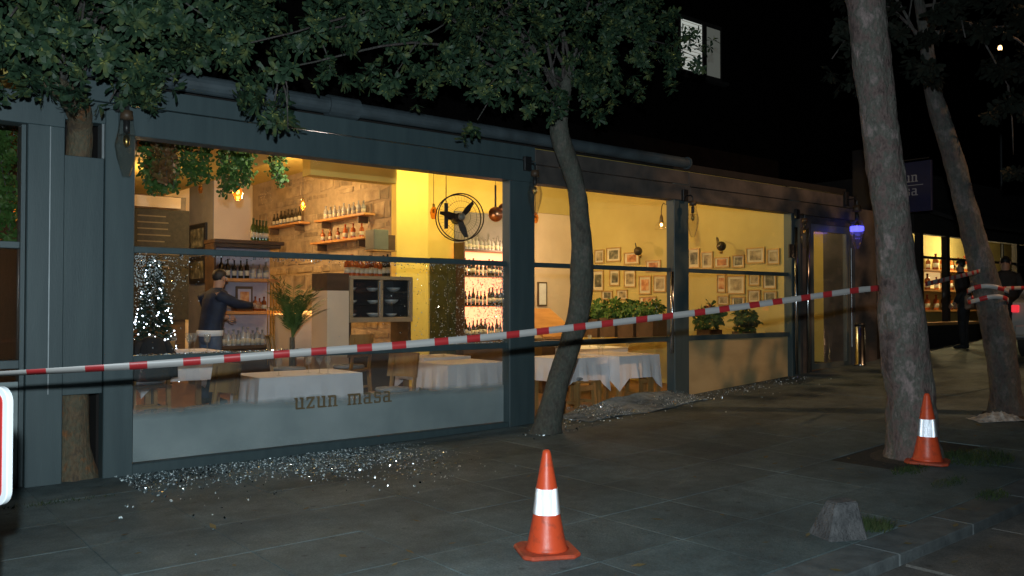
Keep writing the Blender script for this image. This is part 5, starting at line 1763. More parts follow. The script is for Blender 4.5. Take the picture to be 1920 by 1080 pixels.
# ------------------------------------------------------------------ lanterns on the facade
def lantern(px, pyc, Y, hpx, label, blue=False, group=None):
    c = W(px, pyc, Y=Y)
    h = hpx * (c - CAM).dot(FWD) / F
    r = h * 0.19
    th = thing('glass_lantern', label, 'lantern', c, group=group)
    MB().lathe([(r * 0.55, h * 0.5), (r * 0.62, h * 0.35), (r * 0.8, h * 0.2), (r, 0.02 * h), (r * 0.8, -h * 0.2), (r * 0.35, -h * 0.48), (r * 0.3, -h * 0.5), (r * 0.27, -h * 0.5), (r * 0.75, -h * 0.2), (r * 0.94, 0.02 * h), (r * 0.75, h * 0.2)], 8).build('glass_shade', M['lamp_glass'], th)
    MB().lathe([(0.0, h * 0.62), (r * 0.5, h * 0.6), (r * 0.58, h * 0.46), (0.0, h * 0.44)], 12).build('cap', M['dark_wood'], th, smooth=True)
    MB().lathe([(0.0, h * 0.44), (r * 0.28, h * 0.43), (r * 0.28, h * 0.24), (0.0, h * 0.22)], 10).build('socket', M['black'], th, smooth=True)
    MB().ball((0, 0, h * 0.10), r * 0.3, rz=r * 0.55).build('bulb', M['brass'], th, smooth=True)
    MB().tube([(0, 0, h * 0.6), (0, 0, h * 0.72), (0.0, 0.03, h * 0.78), (0, -0.13 - Y, h * 0.78)], 0.010, 6).build('bracket_arm', M['black'], th)
    MB().box(-0.055, 0.055, -0.13 - Y - 0.05, -0.13 - Y - 0.002, h * 0.62, h * 0.98).build('wall_box', M['black'], th, bevel=0.006)
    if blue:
        MB().lathe([(r * 0.7, -0.05 * h), (r * 0.88, -0.04 * h), (r * 0.88, 0.07 * h), (r * 0.7, 0.08 * h)], 12).build('blue_reflection', M['blue_reflection_glow'], th, smooth=True)  # reflection of a blue beacon, put in as a glowing band
    return th


lantern(237, 275, -0.30, 112, 'large clear glass lantern hanging on the post beside the walled-in tree')
lantern(1003, 365, -0.30, 76, 'clear glass lantern on the post left of the leaning tree')
lantern(1299, 414, -0.30, 62, 'clear glass lantern on the post between middle and far bay')
lantern(1509, 440, -0.30, 50, 'clear glass lantern on the pier beside the entrance door')
lantern(1607, 430, -0.35, 74, 'glass lantern with a blue light reflection right of the entrance door', blue=True)


# ------------------------------------------------------------------ trees
def trunk_path(pts, n=40):
    """smooth path through world points (Catmull-Rom)"""
    P = [Vector(p) for p in pts]
    P = [P[0] * 2 - P[1]] + P + [P[-1] * 2 - P[-2]]
    out = []
    segs = len(P) - 3
    per = max(2, n // segs)
    for s in range(segs):
        p0, p1, p2, p3 = P[s:s + 4]
        for k in range(per):
            t = k / per
            out.append(0.5 * ((2 * p1) + (p2 - p0) * t + (2 * p0 - 5 * p1 + 4 * p2 - p3) * t * t + (3 * p1 - p0 - 3 * p2 + p3) * t ** 3))
    out.append(P[-2])
    return out


def interp(vals, n):
    out = []
    for k in range(n):
        u = k / (n - 1) * (len(vals) - 1)
        i = min(int(u), len(vals) - 2)
        out.append(vals[i] + (vals[i + 1] - vals[i]) * (u - i))
    return out


def crown_points(circles, rng, dens):
    """rosette positions inside balls given as (px, py, radius px, Y), gathered on shoots so that gaps stay open"""
    pts = []
    for (px, py, rp, Y) in circles:
        c = W(px, py, Y=Y)
        r = rp * (c - CAM).dot(FWD) / F
        n = int(dens * r ** 2.2 * 10)
        m = 7
        for k in range(max(1, n // m)):
            d = Vector((rng.gauss(0, 1), rng.gauss(0, 1), rng.gauss(0, 1))).normalized() * (rng.random() ** 0.40)
            q = c + Vector((d.x * r, d.y * r * 0.85, d.z * r * 0.92))
            run = (d + Vector((rng.uniform(-.6, .6), rng.uniform(-.6, .6), rng.uniform(-.8, .3)))).normalized() * rng.uniform(0.10, 0.30)
            for j in range(m):
                u = rng.random()
                pts.append((q + run * u + Vector((rng.gauss(0, 0.035), rng.gauss(0, 0.035), rng.gauss(0, 0.035))), c))
    return pts


def tree(label, base, path_pts, radii, circles, bark, leafm, dens, size, seed, limbs=(), n=18, wob=0.10, name='tree', young=0.0):
    th = thing(name, label, 'tree', base)
    path = trunk_path(path_pts, 48 if n < 25 else 130)
    tb = MB().tube(path, interp(radii, len(path)), n, wob=wob, seed=seed)
    P0 = path[0]
    for k, v in enumerate(tb.v):
        ax = path[min(k // n, len(path) - 1)]
        out = v - ax
        if out.length < 1e-4:
            continue
        q = Vector((v.x * 9, v.y * 9, v.z * 3.2))
        rel = 0.07 * mnoise.noise(q) + 0.05 * mnoise.noise(q * 2.7) + 0.035 * mnoise.noise(q * 6.1)
        knot = max(0.0, mnoise.noise(Vector((v.x * 2.1, v.y * 2.1, v.z * 1.7 + seed))) - 0.35) * 0.5
        foot = max(0.0, 1 - (v.z - P0.z) / 0.35) ** 2 * (0.28 + 0.35 * mnoise.noise(Vector((out.x, out.y, 0)).normalized() * 2.2))
        tb.v[k] = ax + out * (1 + rel + knot + foot)
    tb.build('trunk', M[bark], th, world=True, smooth=True)
    rng = random.Random(seed)
    lb_ = MB()
    top = path[-1]
    for (px, py, rp, Y) in circles:
        c = W(px, py, Y=Y)
        if rp < 60:                                    # a thin twig from the nearest larger bough
            big = min((q for q in circles if q[2] >= 60), key=lambda q: math.hypot(q[0] - px, q[1] - py))
            o_ = W(big[0], big[1], Y=big[3])
            lb_.tube(trunk_path([o_, (o_ + c) / 2 + Vector((0.03, 0, 0.05)), c], 8), interp([0.012, 0.008, 0.004], 9), 6)
            continue
        st0 = path[int(len(path) * rng.uniform(0.85, 0.99))]
        mid = (st0 + c) / 2 + Vector((rng.uniform(-.12, .12), rng.uniform(-.12, .12), rng.uniform(.35, .8)))
        lb_.tube(trunk_path([st0, mid, c], 10), interp([radii[-1] * 0.4, 0.014, 0.006], 11), 7, wob=0.1, seed=seed)
    lb_.build('limbs', M['bark_dim'], th, world=True, smooth=True)
    b = MB()
    for p, c in crown_points(circles, rng, dens):
        leaf_cloud(b, [p], size, rng, 8, 0.6, outward=c, ratio=0.36)
        if rng.random() < young:                       # a tuft of young leaves at the shoot's tip
            leaf_cloud(b, [p + (p - c).normalized() * 0.02], size * 0.42, rng, 4, 0.0, spread=0.5, ratio=0.35, outward=c, mi=1)
    b.build('crown', [M[leafm], M['leaf_new']], th, world=True)
    return th


# tree walled in between the left posts
xT = (xA1 + xB0) / 2
tl = [(xT - 0.02, 0.10, -0.05), (xT - 0.03, 0.08, 0.5), (xT - 0.06, 0.08, 1.6), (xT - 0.02, 0.05, 2.7), W(150, 240, Y=0.0), W(140, 190, Y=-0.25), W(90, 150, Y=-0.5)]
tree('evergreen tree rising between the two left posts, crown over the fascia', (xT, 0.10, 0.0), tl, [0.17, 0.12, 0.105, 0.10, 0.10, 0.10, 0.07],
     [(20, 30, 120, -1.0), (70, 100, 75, -0.8), (150, 70, 110, -1.1), (240, 60, 110, -0.9), (230, 140, 70, -0.7), (300, 165, 52, -0.6), (310, 50, 105, -1.0), (385, 30, 75, -1.0), (420, 90, 34, -0.9),
      (90, -90, 180, -1.0), (300, -90, 180, -1.0), (-110, 60, 150, -1.0), (205, 190, 34, -0.5), (15, 130, 40, -0.6)],
     'bark_rust', 'leaf', 66, 0.092, 11, young=0.35)
MB_l = bpy.data.objects
# the leaning pavement tree in front of the facade
Yt = -0.72
tm = [W(1022, 822, Y=Yt), W(1028, 790, Y=Yt), W(1048, 705, Y=Yt), W(1080, 610, Y=Yt), W(1092, 520, Y=Yt), W(1088, 420, Y=Yt), W(1078, 340, Y=Yt), W(1052, 262, Y=Yt), W(1050, 205, Y=Yt), W(1070, 120, Y=Yt)]
tree('leaning evergreen tree on the pavement before the post, broad dark crown', (tm[0].x, Yt, 0.0), tm, [0.17, 0.145, 0.13, 0.125, 0.125, 0.115, 0.105, 0.115, 0.10, 0.06],
     [(470, 80, 75, -1.2), (520, 130, 62, -1.2), (540, 195, 38, -1.2), (540, 245, 24, -1.25), (505, 225, 22, -1.2), (580, 60, 80, -1.1), (680, 60, 85, -1.1), (790, 70, 90, -1.0), (880, 90, 90, -1.0), (900, 180, 40, -1.1), (895, 225, 22, -1.1),
      (960, 120, 80, -1.0), (1040, 110, 90, -0.9), (1010, 190, 36, -1.0), (1085, 190, 42, -1.0), (1130, 120, 70, -0.9), (1180, 70, 90, -0.8), (1245, 60, 50, -0.8), (1240, 120, 28, -0.8), (1300, 105, 30, -0.75),
      (560, -80, 150, -1.2), (760, -80, 170, -1.1), (960, -80, 170, -1.0), (1150, -70, 150, -0.9), (620, 130, 34, -1.1), (740, 140, 36, -1.0)],
     'bark_dark', 'leaf', 66, 0.092, 13, young=0.35, wob=0.12)


def pave(px, py):
    """pavement point under a pixel"""
    p = W(px, py, Z=0.0)
    for _ in range(8):
        p = W(px, py, Z=G(p.x))
    return p


# big foreground trunk by the second cone
b1_ = pave(1712, 855)
TD = (b1_ - CAM).dot(FWD)
t1p = [W(1716, 878, t=TD), W(1712, 840, t=TD), W(1706, 740, t=TD), W(1692, 640, t=TD), W(1682, 540, t=TD), W(1674, 430, t=TD), W(1660, 320, t=TD), W(1646, 210, t=TD), W(1634, 110, t=TD), W(1622, 0, t=TD), W(1600, -160, t=TD), W(1560, -340, t=TD)]
pxr = TD / F
tree('thick mottled pale trunk with barrier tape, behind the second cone', b1_, t1p, [r * pxr for r in (52, 46, 41, 41, 34, 32.5, 32, 32.5, 33, 33, 32, 25)],
     [(1480, -330, 170, -4.3), (1640, -400, 200, -4.6), (1800, -330, 190, -4.0), (1350, -300, 120, -3.8), (1600, -240, 90, -3.6)],
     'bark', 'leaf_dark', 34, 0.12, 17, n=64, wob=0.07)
# second leaning trunk at the right
b2_ = pave(1888, 775)
TD2 = (b2_ - CAM).dot(FWD)
t2p = [W(1892, 790, t=TD2), W(1886, 740, t=TD2), W(1872, 640, t=TD2), W(1850, 540, t=TD2), W(1822, 430, t=TD2), W(1797, 330, t=TD2), W(1770, 240, t=TD2), W(1748, 165, t=TD2), W(1738, 90, t=TD2), W(1720, -20, t=TD2)]
pxr2 = TD2 / F
tree('slimmer leaning trunk wrapped in barrier tape at the photo edge', b2_, t2p, [r * pxr2 for r in (33, 26, 25, 25, 20, 18, 17, 14, 11, 8)],
     [(1700, 60, 90, -3.6), (1810, 70, 90, -4.1), (1890, 160, 80, -4.2), (1900, 290, 50, -4.0), (1780, -60, 130, -4.0), (1930, 0, 120, -4.3), (1560, 110, 60, -3.2), (1600, 20, 90, -3.2), (2030, 60, 110, -4.4), (2120, 150, 90, -4.6), (2060, 240, 70, -4.5), (2160, 10, 120, -4.8), (2220, 220, 90, -4.8)],  # last clusters lie out of view, added to dapple the street light
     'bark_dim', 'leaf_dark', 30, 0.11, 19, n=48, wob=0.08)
# bare soil pits, weeds
for k, p in enumerate((b1_, b2_, Vector((tm[0].x, Yt, 0.0)))):
    b = MB()
    n = 24
    b.v.append(Vector((p.x, p.y, G(p.x) + 0.02)))
    for j in range(n):
        a = 2 * math.pi * j / n
        r = (0.62 if k < 2 else 0.42) * (1 + 0.12 * mnoise.noise(Vector((math.cos(a), math.sin(a), k * 5.0))))
        x = p.x + r * math.cos(a)
        b.v.append(Vector((x, p.y + r * math.sin(a), G(x) - 0.028)))
    b.f = [(0, 1 + j, 1 + (j + 1) % n) for j in range(n)]
    b.mi = [0] * n
    structure(b.build('soil_pit', M['soil'], smooth=True))


def grass_patch(b, c, rx, ry, n, h, rng):
    for k in range(n):
        a, q = rng.uniform(0, 6.28), rng.random() ** 0.6
        x, y = c.x + rx * q * math.cos(a), c.y + ry * q * math.sin(a)
        z = G(x) - 0.01
        d = Vector((rng.uniform(-0.6, 0.6), rng.uniform(-0.6, 0.6), 1)).normalized()
        L = h * rng.uniform(0.5, 1.3)
        s = d.cross(Vector((rng.uniform(-1, 1), rng.uniform(-1, 1), 0.1))).normalized() * 0.004
        p = Vector((x, y, z))
        o = len(b.v)
        b.v += [p - s, p + s, p + d * L]
        b.f.append((o, o + 1, o + 2))
        b.mi.append(0)


gg = MB()
rng = random.Random(8)
grass_patch(gg, pave(1830, 860), 0.35, 0.30, 900, 0.07, rng)
grass_patch(gg, pave(1705, 882), 0.25, 0.12, 300, 0.05, rng)
grass_patch(gg, pave(1640, 990), 0.13, 0.10, 420, 0.08, rng)
grass_patch(gg, pave(1860, 930), 0.20, 0.10, 250, 0.05, rng)
grass_patch(gg, pave(1780, 905), 0.25, 0.10, 250, 0.04, rng)
grass_patch(gg, pave(90, 945), 0.5, 0.05, 160, 0.04, rng)
tag(gg.build('grass', M['grass']), 'short weeds round the thick trunk and between the paving joints', 'grass', kind='stuff')

# fallen leaves
fl = MB()
for k in range(70):
    p = pave(rng.uniform(200, 1900), rng.uniform(860, 1075)) if k < 50 else pave(rng.uniform(1400, 1900), rng.uniform(780, 900))
    if p.y > -0.15 or p.y < -7.4:
        continue
    a = rng.uniform(0, 6.28)
    L = rng.uniform(0.02, 0.05)
    u, v = Vector((math.cos(a), math.sin(a), rng.uniform(-.1, .3))) * L, Vector((-math.sin(a), math.cos(a), rng.uniform(-.2, .2))) * L * 0.45
    z = Vector((0, 0, 0.012 - (0.05 if p.y < KY0 else 0)))
    q = Vector((p.x, p.y, G(p.x))) + z
    fl.add([q - u, q - v, q + u, q + v], [(0, 1, 2, 3)])
tag(fl.build('fallen_leaves', M['dead_leaf']), 'dry fallen leaves scattered over the pavement', 'leaves', kind='stuff')

# ------------------------------------------------------------------ traffic cones
def make_cone():
    root = thing('traffic_cone', None, 'traffic cone')
    H = 0.615
    b = MB()
    e, q = 0.178, 0.05                                  # square foot with cut corners
    oct_ = [(e - q, -e), (e, -e + q), (e, e - q), (e - q, e), (-e + q, e), (-e, e - q), (-e, -e + q), (-e + q, -e)]
    b.prism([(x, y, 0.0) for x, y in oct_], (0, 0, 0.026))
    b.build('foot', M['orange_dirty'], root, bevel=0.008)
    prof = [(0.135, 0.024), (0.122, 0.04), (0.112, 0.075), (0.082, 0.230), (0.0815, 0.232), (0.064, 0.392), (0.0635, 0.394), (0.026, 0.595), (0.021, 0.610), (0.015, H), (0.011, H), (0.012, 0.58)]
    MB().lathe(prof, 40).build('body', M['orange'], root, smooth=True)
    # retroreflective sleeve: real corner-cube prisms, as on such a sheet, that send light back where it came from
    z0, z1, r0, r1 = 0.236, 0.388, 0.0840, 0.0672
    sl = math.atan2(r0 - r1, z1 - z0)
    side = 0.0075
    hrow = side * math.sqrt(3) / 2
    Ls = math.hypot(z1 - z0, r0 - r1)
    rows = int(Ls / hrow)
    cols = 2 * int(math.pi * (r0 + r1) / side / 2)
    rb = MB()

    def S(i, j):
        v = j / rows
        a = 2 * math.pi * (i + (0.5 if j % 2 else 0.0)) / cols
        r = r0 + (r1 - r0) * v
        return Vector((r * math.cos(a), r * math.sin(a), z0 + (z1 - z0) * v))
    for j in range(rows):
        for i in range(cols):
            if j % 2 == 0:
                tris = ((S(i, j), S(i + 1, j), S(i, j + 1)), (S(i + 1, j), S(i + 1, j + 1), S(i, j + 1)))
            else:
                tris = ((S(i, j), S(i + 1, j), S(i + 1, j + 1)), (S(i, j), S(i + 1, j + 1), S(i, j + 1)))
            for p, q_, r_ in tris:
                c = (p + q_ + r_) / 3
                n_ = (q_ - p).cross(r_ - p)
                n_.normalize()
                if n_.dot(Vector((c.x, c.y, 0))) < 0:
                    n_ = -n_
                sd = ((p - q_).length + (q_ - r_).length + (r_ - p).length) / 3
                ap = c - n_ * sd / math.sqrt(6)
                rb.add([p, q_, r_, ap], [(0, 1, 3), (1, 2, 3), (2, 0, 3)])
    rb.build('reflective_sleeve', M['prism'], root)
    return root


cone = make_cone()
c1 = pave(1025, 1036)
place(cone, USED, (c1.x, c1.y, G(c1.x) + 0.002), R(-39 + 12), 'orange traffic cone in the foreground, standing alone on the paving')
c2 = pave(1739, 868)
o = place(cone, USED, (c2.x, c2.y, G(c2.x) + 0.004), R(20), 'orange traffic cone standing before the thick mottled trunk')

# ------------------------------------------------------------------ barrier tape
def ray_plane(px, py, A, B):
    """point seen at a pixel on the upright plane through A and B"""
    n = Vector((-(B.y - A.y), B.x - A.x, 0))
    d = FWD + RGT * ((px - 960) / F) - UP * ((py - 540) / F)
    t = (A - CAM).dot(n) / d.dot(n)
    return CAM + d * t


def tape(label, pts, width=0.075, twist=0.0, period=0.46, phase=0.0, edge=0.0):
    th = trunk_path(pts, 120)
    b = MB()
    uvs = []
    s = phase
    for k, p in enumerate(th):
        d = (th[min(k + 1, len(th) - 1)] - th[max(k - 1, 0)]).normalized()
        side = d.cross(Vector((0, 0, 1))).normalized()
        u = side.cross(d).normalized()
        a = twist * mnoise.noise(Vector((s * 0.9, 3.1, 0))) + edge * max(0.0, 1 - k / (0.42 * len(th)))
        w = u * math.cos(a) + side * math.sin(a)
        if k:
            s += (p - th[k - 1]).length
        b.v += [p - w * width / 2, p + w * width / 2]
        uvs += [(s / period, 0.0), (s / period, 1.0)]
    for k in range(len(th) - 1):
        b.f.append((2 * k, 2 * k + 2, 2 * k + 3, 2 * k + 1))
        b.mi.append(0)
    o = b.build('barrier_tape', M['tape'], smooth=True)
    uvl = o.data.uv_layers.new(name='UVMap')
    for lp_ in o.data.loops:
        uvl.data[lp_.index].uv = uvs[lp_.vertex_index]
    sl = o.modifiers.new('Solid', 'SOLIDIFY')
    sl.thickness = 0.0008
    return tag(o, label, 'barrier tape')


A_ = W(1645, 540, t=TD - 0.12)
B_ = W(150, 690, t=5.2)
tp = [ray_plane(px, py, A_, B_) for px, py in ((-260, 716), (-60, 704), (0, 701), (250, 686), (540, 663), (760, 646), (945, 629), (1100, 611), (1300, 587), (1475, 563), (1600, 545), (1648, 540))]
tape('red and white barrier tape stretched across the front to the thick trunk', tp, 0.052, 0.5, period=0.56, edge=1.45)
tape('faint barrier tape between the thick trunk and the leaning trunk', [W(1735, 533, t=TD + 0.1), W(1790, 520, t=(TD + TD2) / 2), W(1838, 508, t=TD2 - 0.2)], 0.045, 0.6)
c3 = W(1852, 545, t=TD2)
for k, (dy, rr) in enumerate(((-0.10, 1.06), (0.02, 1.08))):
    pr = [c3 + Vector((math.cos(a) * 32 * pxr2 * rr, math.sin(a) * 32 * pxr2 * rr, dy + 0.03 * math.sin(a * 2 + k))) for a in [R(360 / 16 * q + 40 * k) for q in range(17)]]
    tape('%s wind of barrier tape round the leaning trunk' % ('lower', 'upper')[k], pr, 0.05, 0.9, phase=0.2 * k)
tape('barrier tape running on from the leaning trunk to the photo edge', [W(1880, 541, t=TD2), W(1960, 538, t=TD2 + 0.6), W(2100, 530, t=TD2 + 1.5)], 0.045, 0.5)

# ------------------------------------------------------------------ signs and street things
# red and white sign at the lower left, nearest to the camera
sp = W(-40, 834, t=3.4)
sg = thing('road_sign', 'red and white rounded sign plate cut off by the photo edge', 'sign', (sp.x, sp.y, 0.0), rz=-YAW + R(-20))


def rrect(w, h, r, n=6):
    pts = []
    for (cx, cz, a0) in ((w - r, -h + r, -90), (w - r, h - r, 0), (-w + r, h - r, 90), (-w + r, -h + r, 180)):
        for k in range(n + 1):
            a = R(a0 + 90 * k / n)
            pts.append((cx + r * math.cos(a), cz + r * math.sin(a)))
    return pts


sz = sp.z
MB().prism([(x, 0.0, sz + z) for x, z in rrect(0.155, 0.235, 0.06)], (0, 0.028, 0)).build('plate', M['sign_white'], sg, bevel=0.004)
MB().prism([(x, -0.004, sz + z) for x, z in rrect(0.128, 0.208, 0.035)], (0, 0.003, 0)).build('red_face', M['sign_red'], sg)
MB().prism([(x, -0.008, sz - 0.175 + z) for x, z in rrect(0.118, 0.018, 0.008)], (0, 0.003, 0)).build('white_bar', M['sign_white'], sg)
MB().tube([(0, 0.05, -0.02), (0, 0.05, sz + 0.2)], 0.025, 12).build('post', M['steel'], sg, smooth=True)

# projecting blue restaurant sign
XSg = 15.6
yR, yL = W(1746, 350, X=XSg).y, W(1654, 350, X=XSg).y
zT, zB = W(1715, 303, X=XSg).z, W(1715, 397, X=XSg).z
bs = thing('projecting_sign', 'dark blue projecting sign with pale lettering half hidden by the thick trunk', 'sign', (XSg, (yL + yR) / 2, zB))
MB().box(XSg, XSg + 0.07, yR, yL, zB, zT).build('board', M['sign_blue'], bs, world=True, bevel=0.006)
sz_ = 0.13
wt = lambda s: sum(LET[c_][0] + 0.12 for c_ in s) * sz_
zmid = W(1715, 347, X=XSg).z
for word, zz in (('uzun', zmid + 0.06), ('masa', zmid - 0.06 - sz_)):
    ye = W(1723, 350, X=XSg).y
    write(word, (XSg - 0.002, ye + wt(word), zz), (0, -1, 0), (0, 0, 1), sz_, (-1, 0, 0), M['sign_text'], bs)
MB().box(XSg - 0.006, XSg - 0.002, W(1731, 350, X=XSg).y, yL - 0.06, zmid - 0.006, zmid + 0.006).build('rule', M['sign_text'], bs, world=True)
MB().tube([(XSg + 0.035, yL - 0.05, zT + 0.05), (XSg + 0.035, yR + 0.05, zT + 0.05)], 0.012, 6).build('bracket_rod', M['black'], bs, world=True)
MB().box(XSg - 0.35, XSg + 0.35, yL + 0.02, yL + 0.4, -0.2, zT + 0.3).build('mast', M['dark_wall'], bs, world=True)

# steel ash bin by the door
p = pave(1613, 690)
bn = thing('ash_bin', 'slim steel ash bin standing right of the entrance door', 'bin', (p.x, p.y, G(p.x)))
hb_ = 80 * (p - CAM).dot(FWD) / F
MB().lathe([(0.0, 0.0), (0.10, 0.0), (0.10, 0.03), (0.085, 0.04), (0.085, hb_ * 0.93)], 20).build('body', M['steel'], bn, smooth=True)
MB().lathe([(0.088, hb_ * 0.93), (0.09, hb_), (0.07, hb_), (0.06, hb_ * 0.96), (0.0, hb_ * 0.95)], 20).build('rim', M['black'], bn, smooth=True)

# tilted concrete block on the pavement edge
p = pave(1572, 1004)
blk = thing('concrete_block', 'tapered concrete block at the pavement edge with weeds behind', 'concrete block', (p.x, p.y, G(p.x)), rz=R(-25))
blk.scale = (0.9, 0.9, 0.82)
MB().add([(-0.17, -0.14, -0.02), (0.15, -0.14, -0.02), (0.15, 0.14, -0.02), (-0.17, 0.14, -0.02), (-0.06, -0.07, 0.27), (0.11, -0.08, 0.28), (0.11, 0.07, 0.28), (-0.06, 0.06, 0.27)],
         [(0, 3, 2, 1), (4, 5, 6, 7), (0, 1, 5, 4), (1, 2, 6, 5), (2, 3, 7, 6), (3, 0, 4, 7)]).build('block', M['concrete'], blk, bevel=0.014)
# crumpled plastic at the leaning trunk
p = pave(1868, 788)
pb_ = MB()
for i in range(15):
    for j in range(9):
        u, v = i / 14 - 0.5, j / 8 - 0.5
        hh = 0.10 * max(0, 1 - (u * 2) ** 2) * max(0, 1 - (v * 2) ** 2)
        nz = abs(mnoise.noise(Vector((u * 7, v * 7, 2)))) * 0.12
        q = p + RGT * (u * 0.52) + Vector((FWD.x, FWD.y, 0)) * (v * 0.3)
        pb_.v.append(Vector((q.x, q.y, G(q.x) + 0.01 + hh * 0.6 + nz * (hh * 8 + 0.1))))
for i in range(14):
    for j in range(8):
        a = i * 9 + j
        pb_.f.append((a, a + 9, a + 10, a + 1))
        pb_.mi.append(0)
po = pb_.build('crumpled_plastic', M['plastic_bag'])
sm = po.modifiers.new('Solid', 'SOLIDIFY')
sm.thickness = 0.004
tag(po, 'crumpled pale plastic heap on the ground at the leaning trunk', 'plastic')

# parked car at the photo edge
cpt = pave(1980, 660)
cq = W(1896, 600, t=14.0)
cq = cq - Matrix.Rotation(R(6), 3, 'Z') @ Vector((-2.1, 0.86, 0))
car = thing('parked_car', 'silver parked car cut off by the photo edge, tail lamp lit', 'car', (cq.x, cq.y, G(cq.x)), rz=R(6))
prof = [(-2.05, 0.35), (-2.1, 0.62), (-2.05, 0.92), (-1.75, 1.0), (-1.35, 1.38), (-0.9, 1.46), (0.1, 1.46), (0.75, 1.05), (1.75, 0.93), (2.05, 0.72), (2.08, 0.42), (1.95, 0.3), (-1.9, 0.3)]
bm_ = MB()
nP = len(prof)
for yv, ins in ((-0.84, 0.0), (-0.86, 0.0), (0.86, 0.0), (0.84, 0.0)):
    for x, z in prof:
        tuck = 0.14 * max(0, z - 0.95) / 0.5
        bm_.v.append(Vector((x, (abs(yv) - tuck) * (1 if yv > 0 else -1), z)))
bm_.f = [tuple(range(nP)), tuple(reversed(range(3 * nP, 4 * nP)))]
for s_ in range(3):
    for k in range(nP):
        a, b = s_ * nP + k, s_ * nP + (k + 1) % nP
        bm_.f.append((a, a + nP, b + nP, b))
bm_.mi = [0] * len(bm_.f)
bm_.build('body', M['car_paint'], car, bevel=0.03)
for sy in (-1, 1):
    MB().prism([(-1.25, sy * 0.775, 1.34), (-0.85, sy * 0.765, 1.40), (0.05, sy * 0.765, 1.40), (0.6, sy * 0.845, 1.06), (-1.45, sy * 0.85, 1.06)], (0, sy * 0.02, 0)).build('side_window', M['car_glass'], car)
    for xw in (-1.3, 1.3):
        wh = MB().tube([(xw, sy * 0.70, 0.32), (xw, sy * 0.90, 0.32)], 0.32, 24).build('wheel', M['rubber'], car)
        MB().tube([(xw, sy * 0.88, 0.32), (xw, sy * 0.915, 0.32)], 0.2, 16).build('rim', M['steel'], wh)
    MB().box(-2.13, -2.04, sy * 0.80 - 0.05, sy * 0.80 + 0.05, 0.76, 0.88).build('tail_lamp', M['tail'], car, bevel=0.01)
MB().box(-2.16, -2.05, -0.8, 0.8, 0.38, 0.55).build('bumper', M['car_paint'], car, bevel=0.02)
MB().prism([(-1.78, -0.68, 1.02), (-1.78, 0.68, 1.02), (-1.4, 0.62, 1.37), (-1.4, -0.62, 1.37)], (-0.02, 0, 0.02)).build('rear_window', M['car_glass'], car)

# ------------------------------------------------------------------ neighbouring shop with lit windows
YN = 0.35
nx0, nx1 = XF(1712, YN), 27.0
gn = G(18)
NS = thing('neighbour_shop', 'neighbouring shop with lit windows and dark awning beyond the thick trunk', 'building', ((nx0 + nx1) / 2, YN, gn))


def npart(b, name, m, parent=None, **kw):
    return b.build(name, m, parent or NS, world=True, **kw)


npart(MB().box(nx0, nx1, YN - 0.05, YN + 0.1, gn - 0.4, 1.05), 'wall', M['dark_wall'])
npart(MB().box(nx0, nx1, YN + 1.7, YN + 1.8, 0.0, 4.0), 'back_wall', M['endwall'])
npart(MB().box(nx0 - 0.1, nx0 - 0.002, YN, YN + 5.0, 0.0, 4.2), 'side_wall', M['dark_wall'])
npart(MB().box(nx0, nx1, YN + 0.1, YN + 5.0, 4.0, 4.1), 'ceiling', M['cream'])
npart(MB().box(nx0, nx1, YN + 0.1, YN + 5.0, 0.4, 0.5), 'floor', M['floor'])
zt_ = 2.95
npart(MB().box(nx0 - 0.1, nx1, YN - 0.08, YN + 0.08, zt_, 4.2), 'lintel', M['dark_wall'])
xs_m = [XF(px, YN) for px in (1724, 1774, 1842, 1905)] + [25.0]
for k, x in enumerate(xs_m[:-1]):
    wn = npart(MB().box(x - 0.07, x + 0.07, YN - 0.06, YN + 0.06, 1.05, zt_), 'window', M['dark_wall'])
    npart(MB().box(x + 0.072, xs_m[k + 1] - 0.072, YN - 0.004, YN + 0.004, 1.052, zt_ - 0.002), 'pane', M['glass'], wn)
    npart(MB().box(x + 0.071, xs_m[k + 1] - 0.071, YN - 0.03, YN + 0.03, 2.45, 2.50), 'transom', M['dark_wall'], wn)
npart(MB().prism([(nx0 - 0.2, YN - 0.09, 3.45), (nx0 - 0.2, YN - 1.3, 2.98), (nx0 - 0.2, YN - 1.3, 3.04), (nx0 - 0.2, YN - 0.09, 3.55)], (9.0, 0, 0)), 'awning', M['dark_wall'])
npart(MB().box(nx0, xs_m[1] + 1.0, YN - 0.25, YN - 0.06, 1.06, 1.12), 'window_ledge', M['orange_wood'])
# jars and shelving in the shop
for k, z in enumerate((1.35, 1.85, 2.35)):
    npart(MB().box(nx0 + 0.2, nx1 - 2, YN + 1.35, YN + 1.69, z - 0.04, z), 'shelf_board', M['orange_wood'])
jr = random.Random(31)
for z, rw in ((1.35, 'lowest'), (1.85, 'middle'), (2.35, 'top')):
    bottles(B_amber, [Vector((nx0 + 0.5 + 0.42 * k + jr.uniform(-.05, .05), YN + 1.5, z)) for k in range(14)], 'jar on the %s lit shelf of the neighbouring shop' % rw, 'jars in the neighbouring shop', 1.2, 1.6)
for k in range(3):
    x = nx0 + 0.9 + k * 1.6
    sf = npart(MB().box(x, x + 0.8, YN + 1.66, YN + 1.69, 1.9, 2.3), 'lit_panel', emit('lit shop panel %d' % k, (1.0, 0.72, 0.3), 1.1 - 0.25 * k))

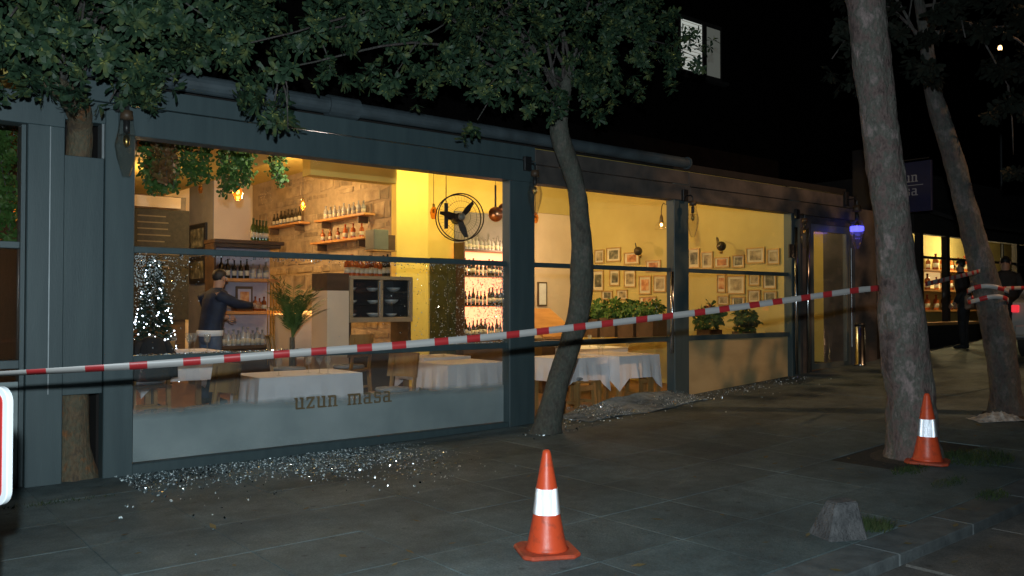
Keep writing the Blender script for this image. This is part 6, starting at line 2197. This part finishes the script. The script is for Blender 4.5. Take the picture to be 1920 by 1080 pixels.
# ------------------------------------------------------------------ dark apartment block above
AB = thing('apartment_block', 'dark apartment block rising above the restaurant roof with one lit window', 'building', (12.0, 4.5, 3.6))
YA = 3.2
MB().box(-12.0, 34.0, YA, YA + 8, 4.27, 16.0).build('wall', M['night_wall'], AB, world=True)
a0, a1 = W(1280, 90, Y=YA - 0.1), W(1318, 90, Y=YA - 0.1)
a2, a3 = W(1326, 90, Y=YA - 0.1), W(1352, 90, Y=YA - 0.1)
zlo, zhi = W(1298, 132, Y=YA - 0.1).z, W(1298, 40, Y=YA - 0.1).z
wn = MB().box(a0.x - 0.08, a3.x + 0.08, YA - 0.06, YA - 0.002, zlo - 0.1, zhi + 0.1).build('window', M['dark_wall'], AB, world=True)
MB().box(a0.x, a1.x, YA - 0.075, YA - 0.062, zlo, zhi).build('pane', M['window_glow'], wn, world=True)
MB().box(a2.x, a3.x, YA - 0.075, YA - 0.062, zlo, zhi).build('pane', M['window_dim'], wn, world=True)
for k in range(14):
    zk = zlo + (zhi - zlo) * (k + 0.5) / 14
    MB().box(a0.x + 0.01, a1.x - 0.01, YA - 0.085, YA - 0.077, zk - 0.004, zk + 0.004).build('blind_slat', M['cream'], wn, world=True)
MB().box(a1.x + 0.01, a2.x - 0.01, YA - 0.1, YA - 0.063, zlo - 0.05, zhi + 0.05).build('mullion', M['dark_wall'], wn, world=True)
MB().box(a0.x - 0.15, a3.x + 0.15, YA - 0.2, YA - 0.062, zlo - 0.16, zlo - 0.101).build('sill', M['dark_wall'], wn, world=True)

# far street lights seen between the leaves
for k, (px, py, r_, lab) in enumerate(((1875, 91, 0.06, 'small far lamp glowing through the leaves at the upper edge'), (1598, 234, 0.045, 'tiny far lamp glowing beside the thick trunk'))):
    c = W(px, py, t=24 + 3 * k)
    fl_ = thing('far_lamp', lab, 'lamp', (c.x, c.y, G(c.x)))
    MB().ball(c, r_, rz=r_ * 1.6, n=8, m=6).build('bulb', M['far_glow'], fl_, world=True)
    MB().tube([(c.x, c.y, G(c.x) - 0.3), (c.x, c.y, c.z - 0.05)], 0.05, 8).build('pole', M['black'], fl_, world=True)
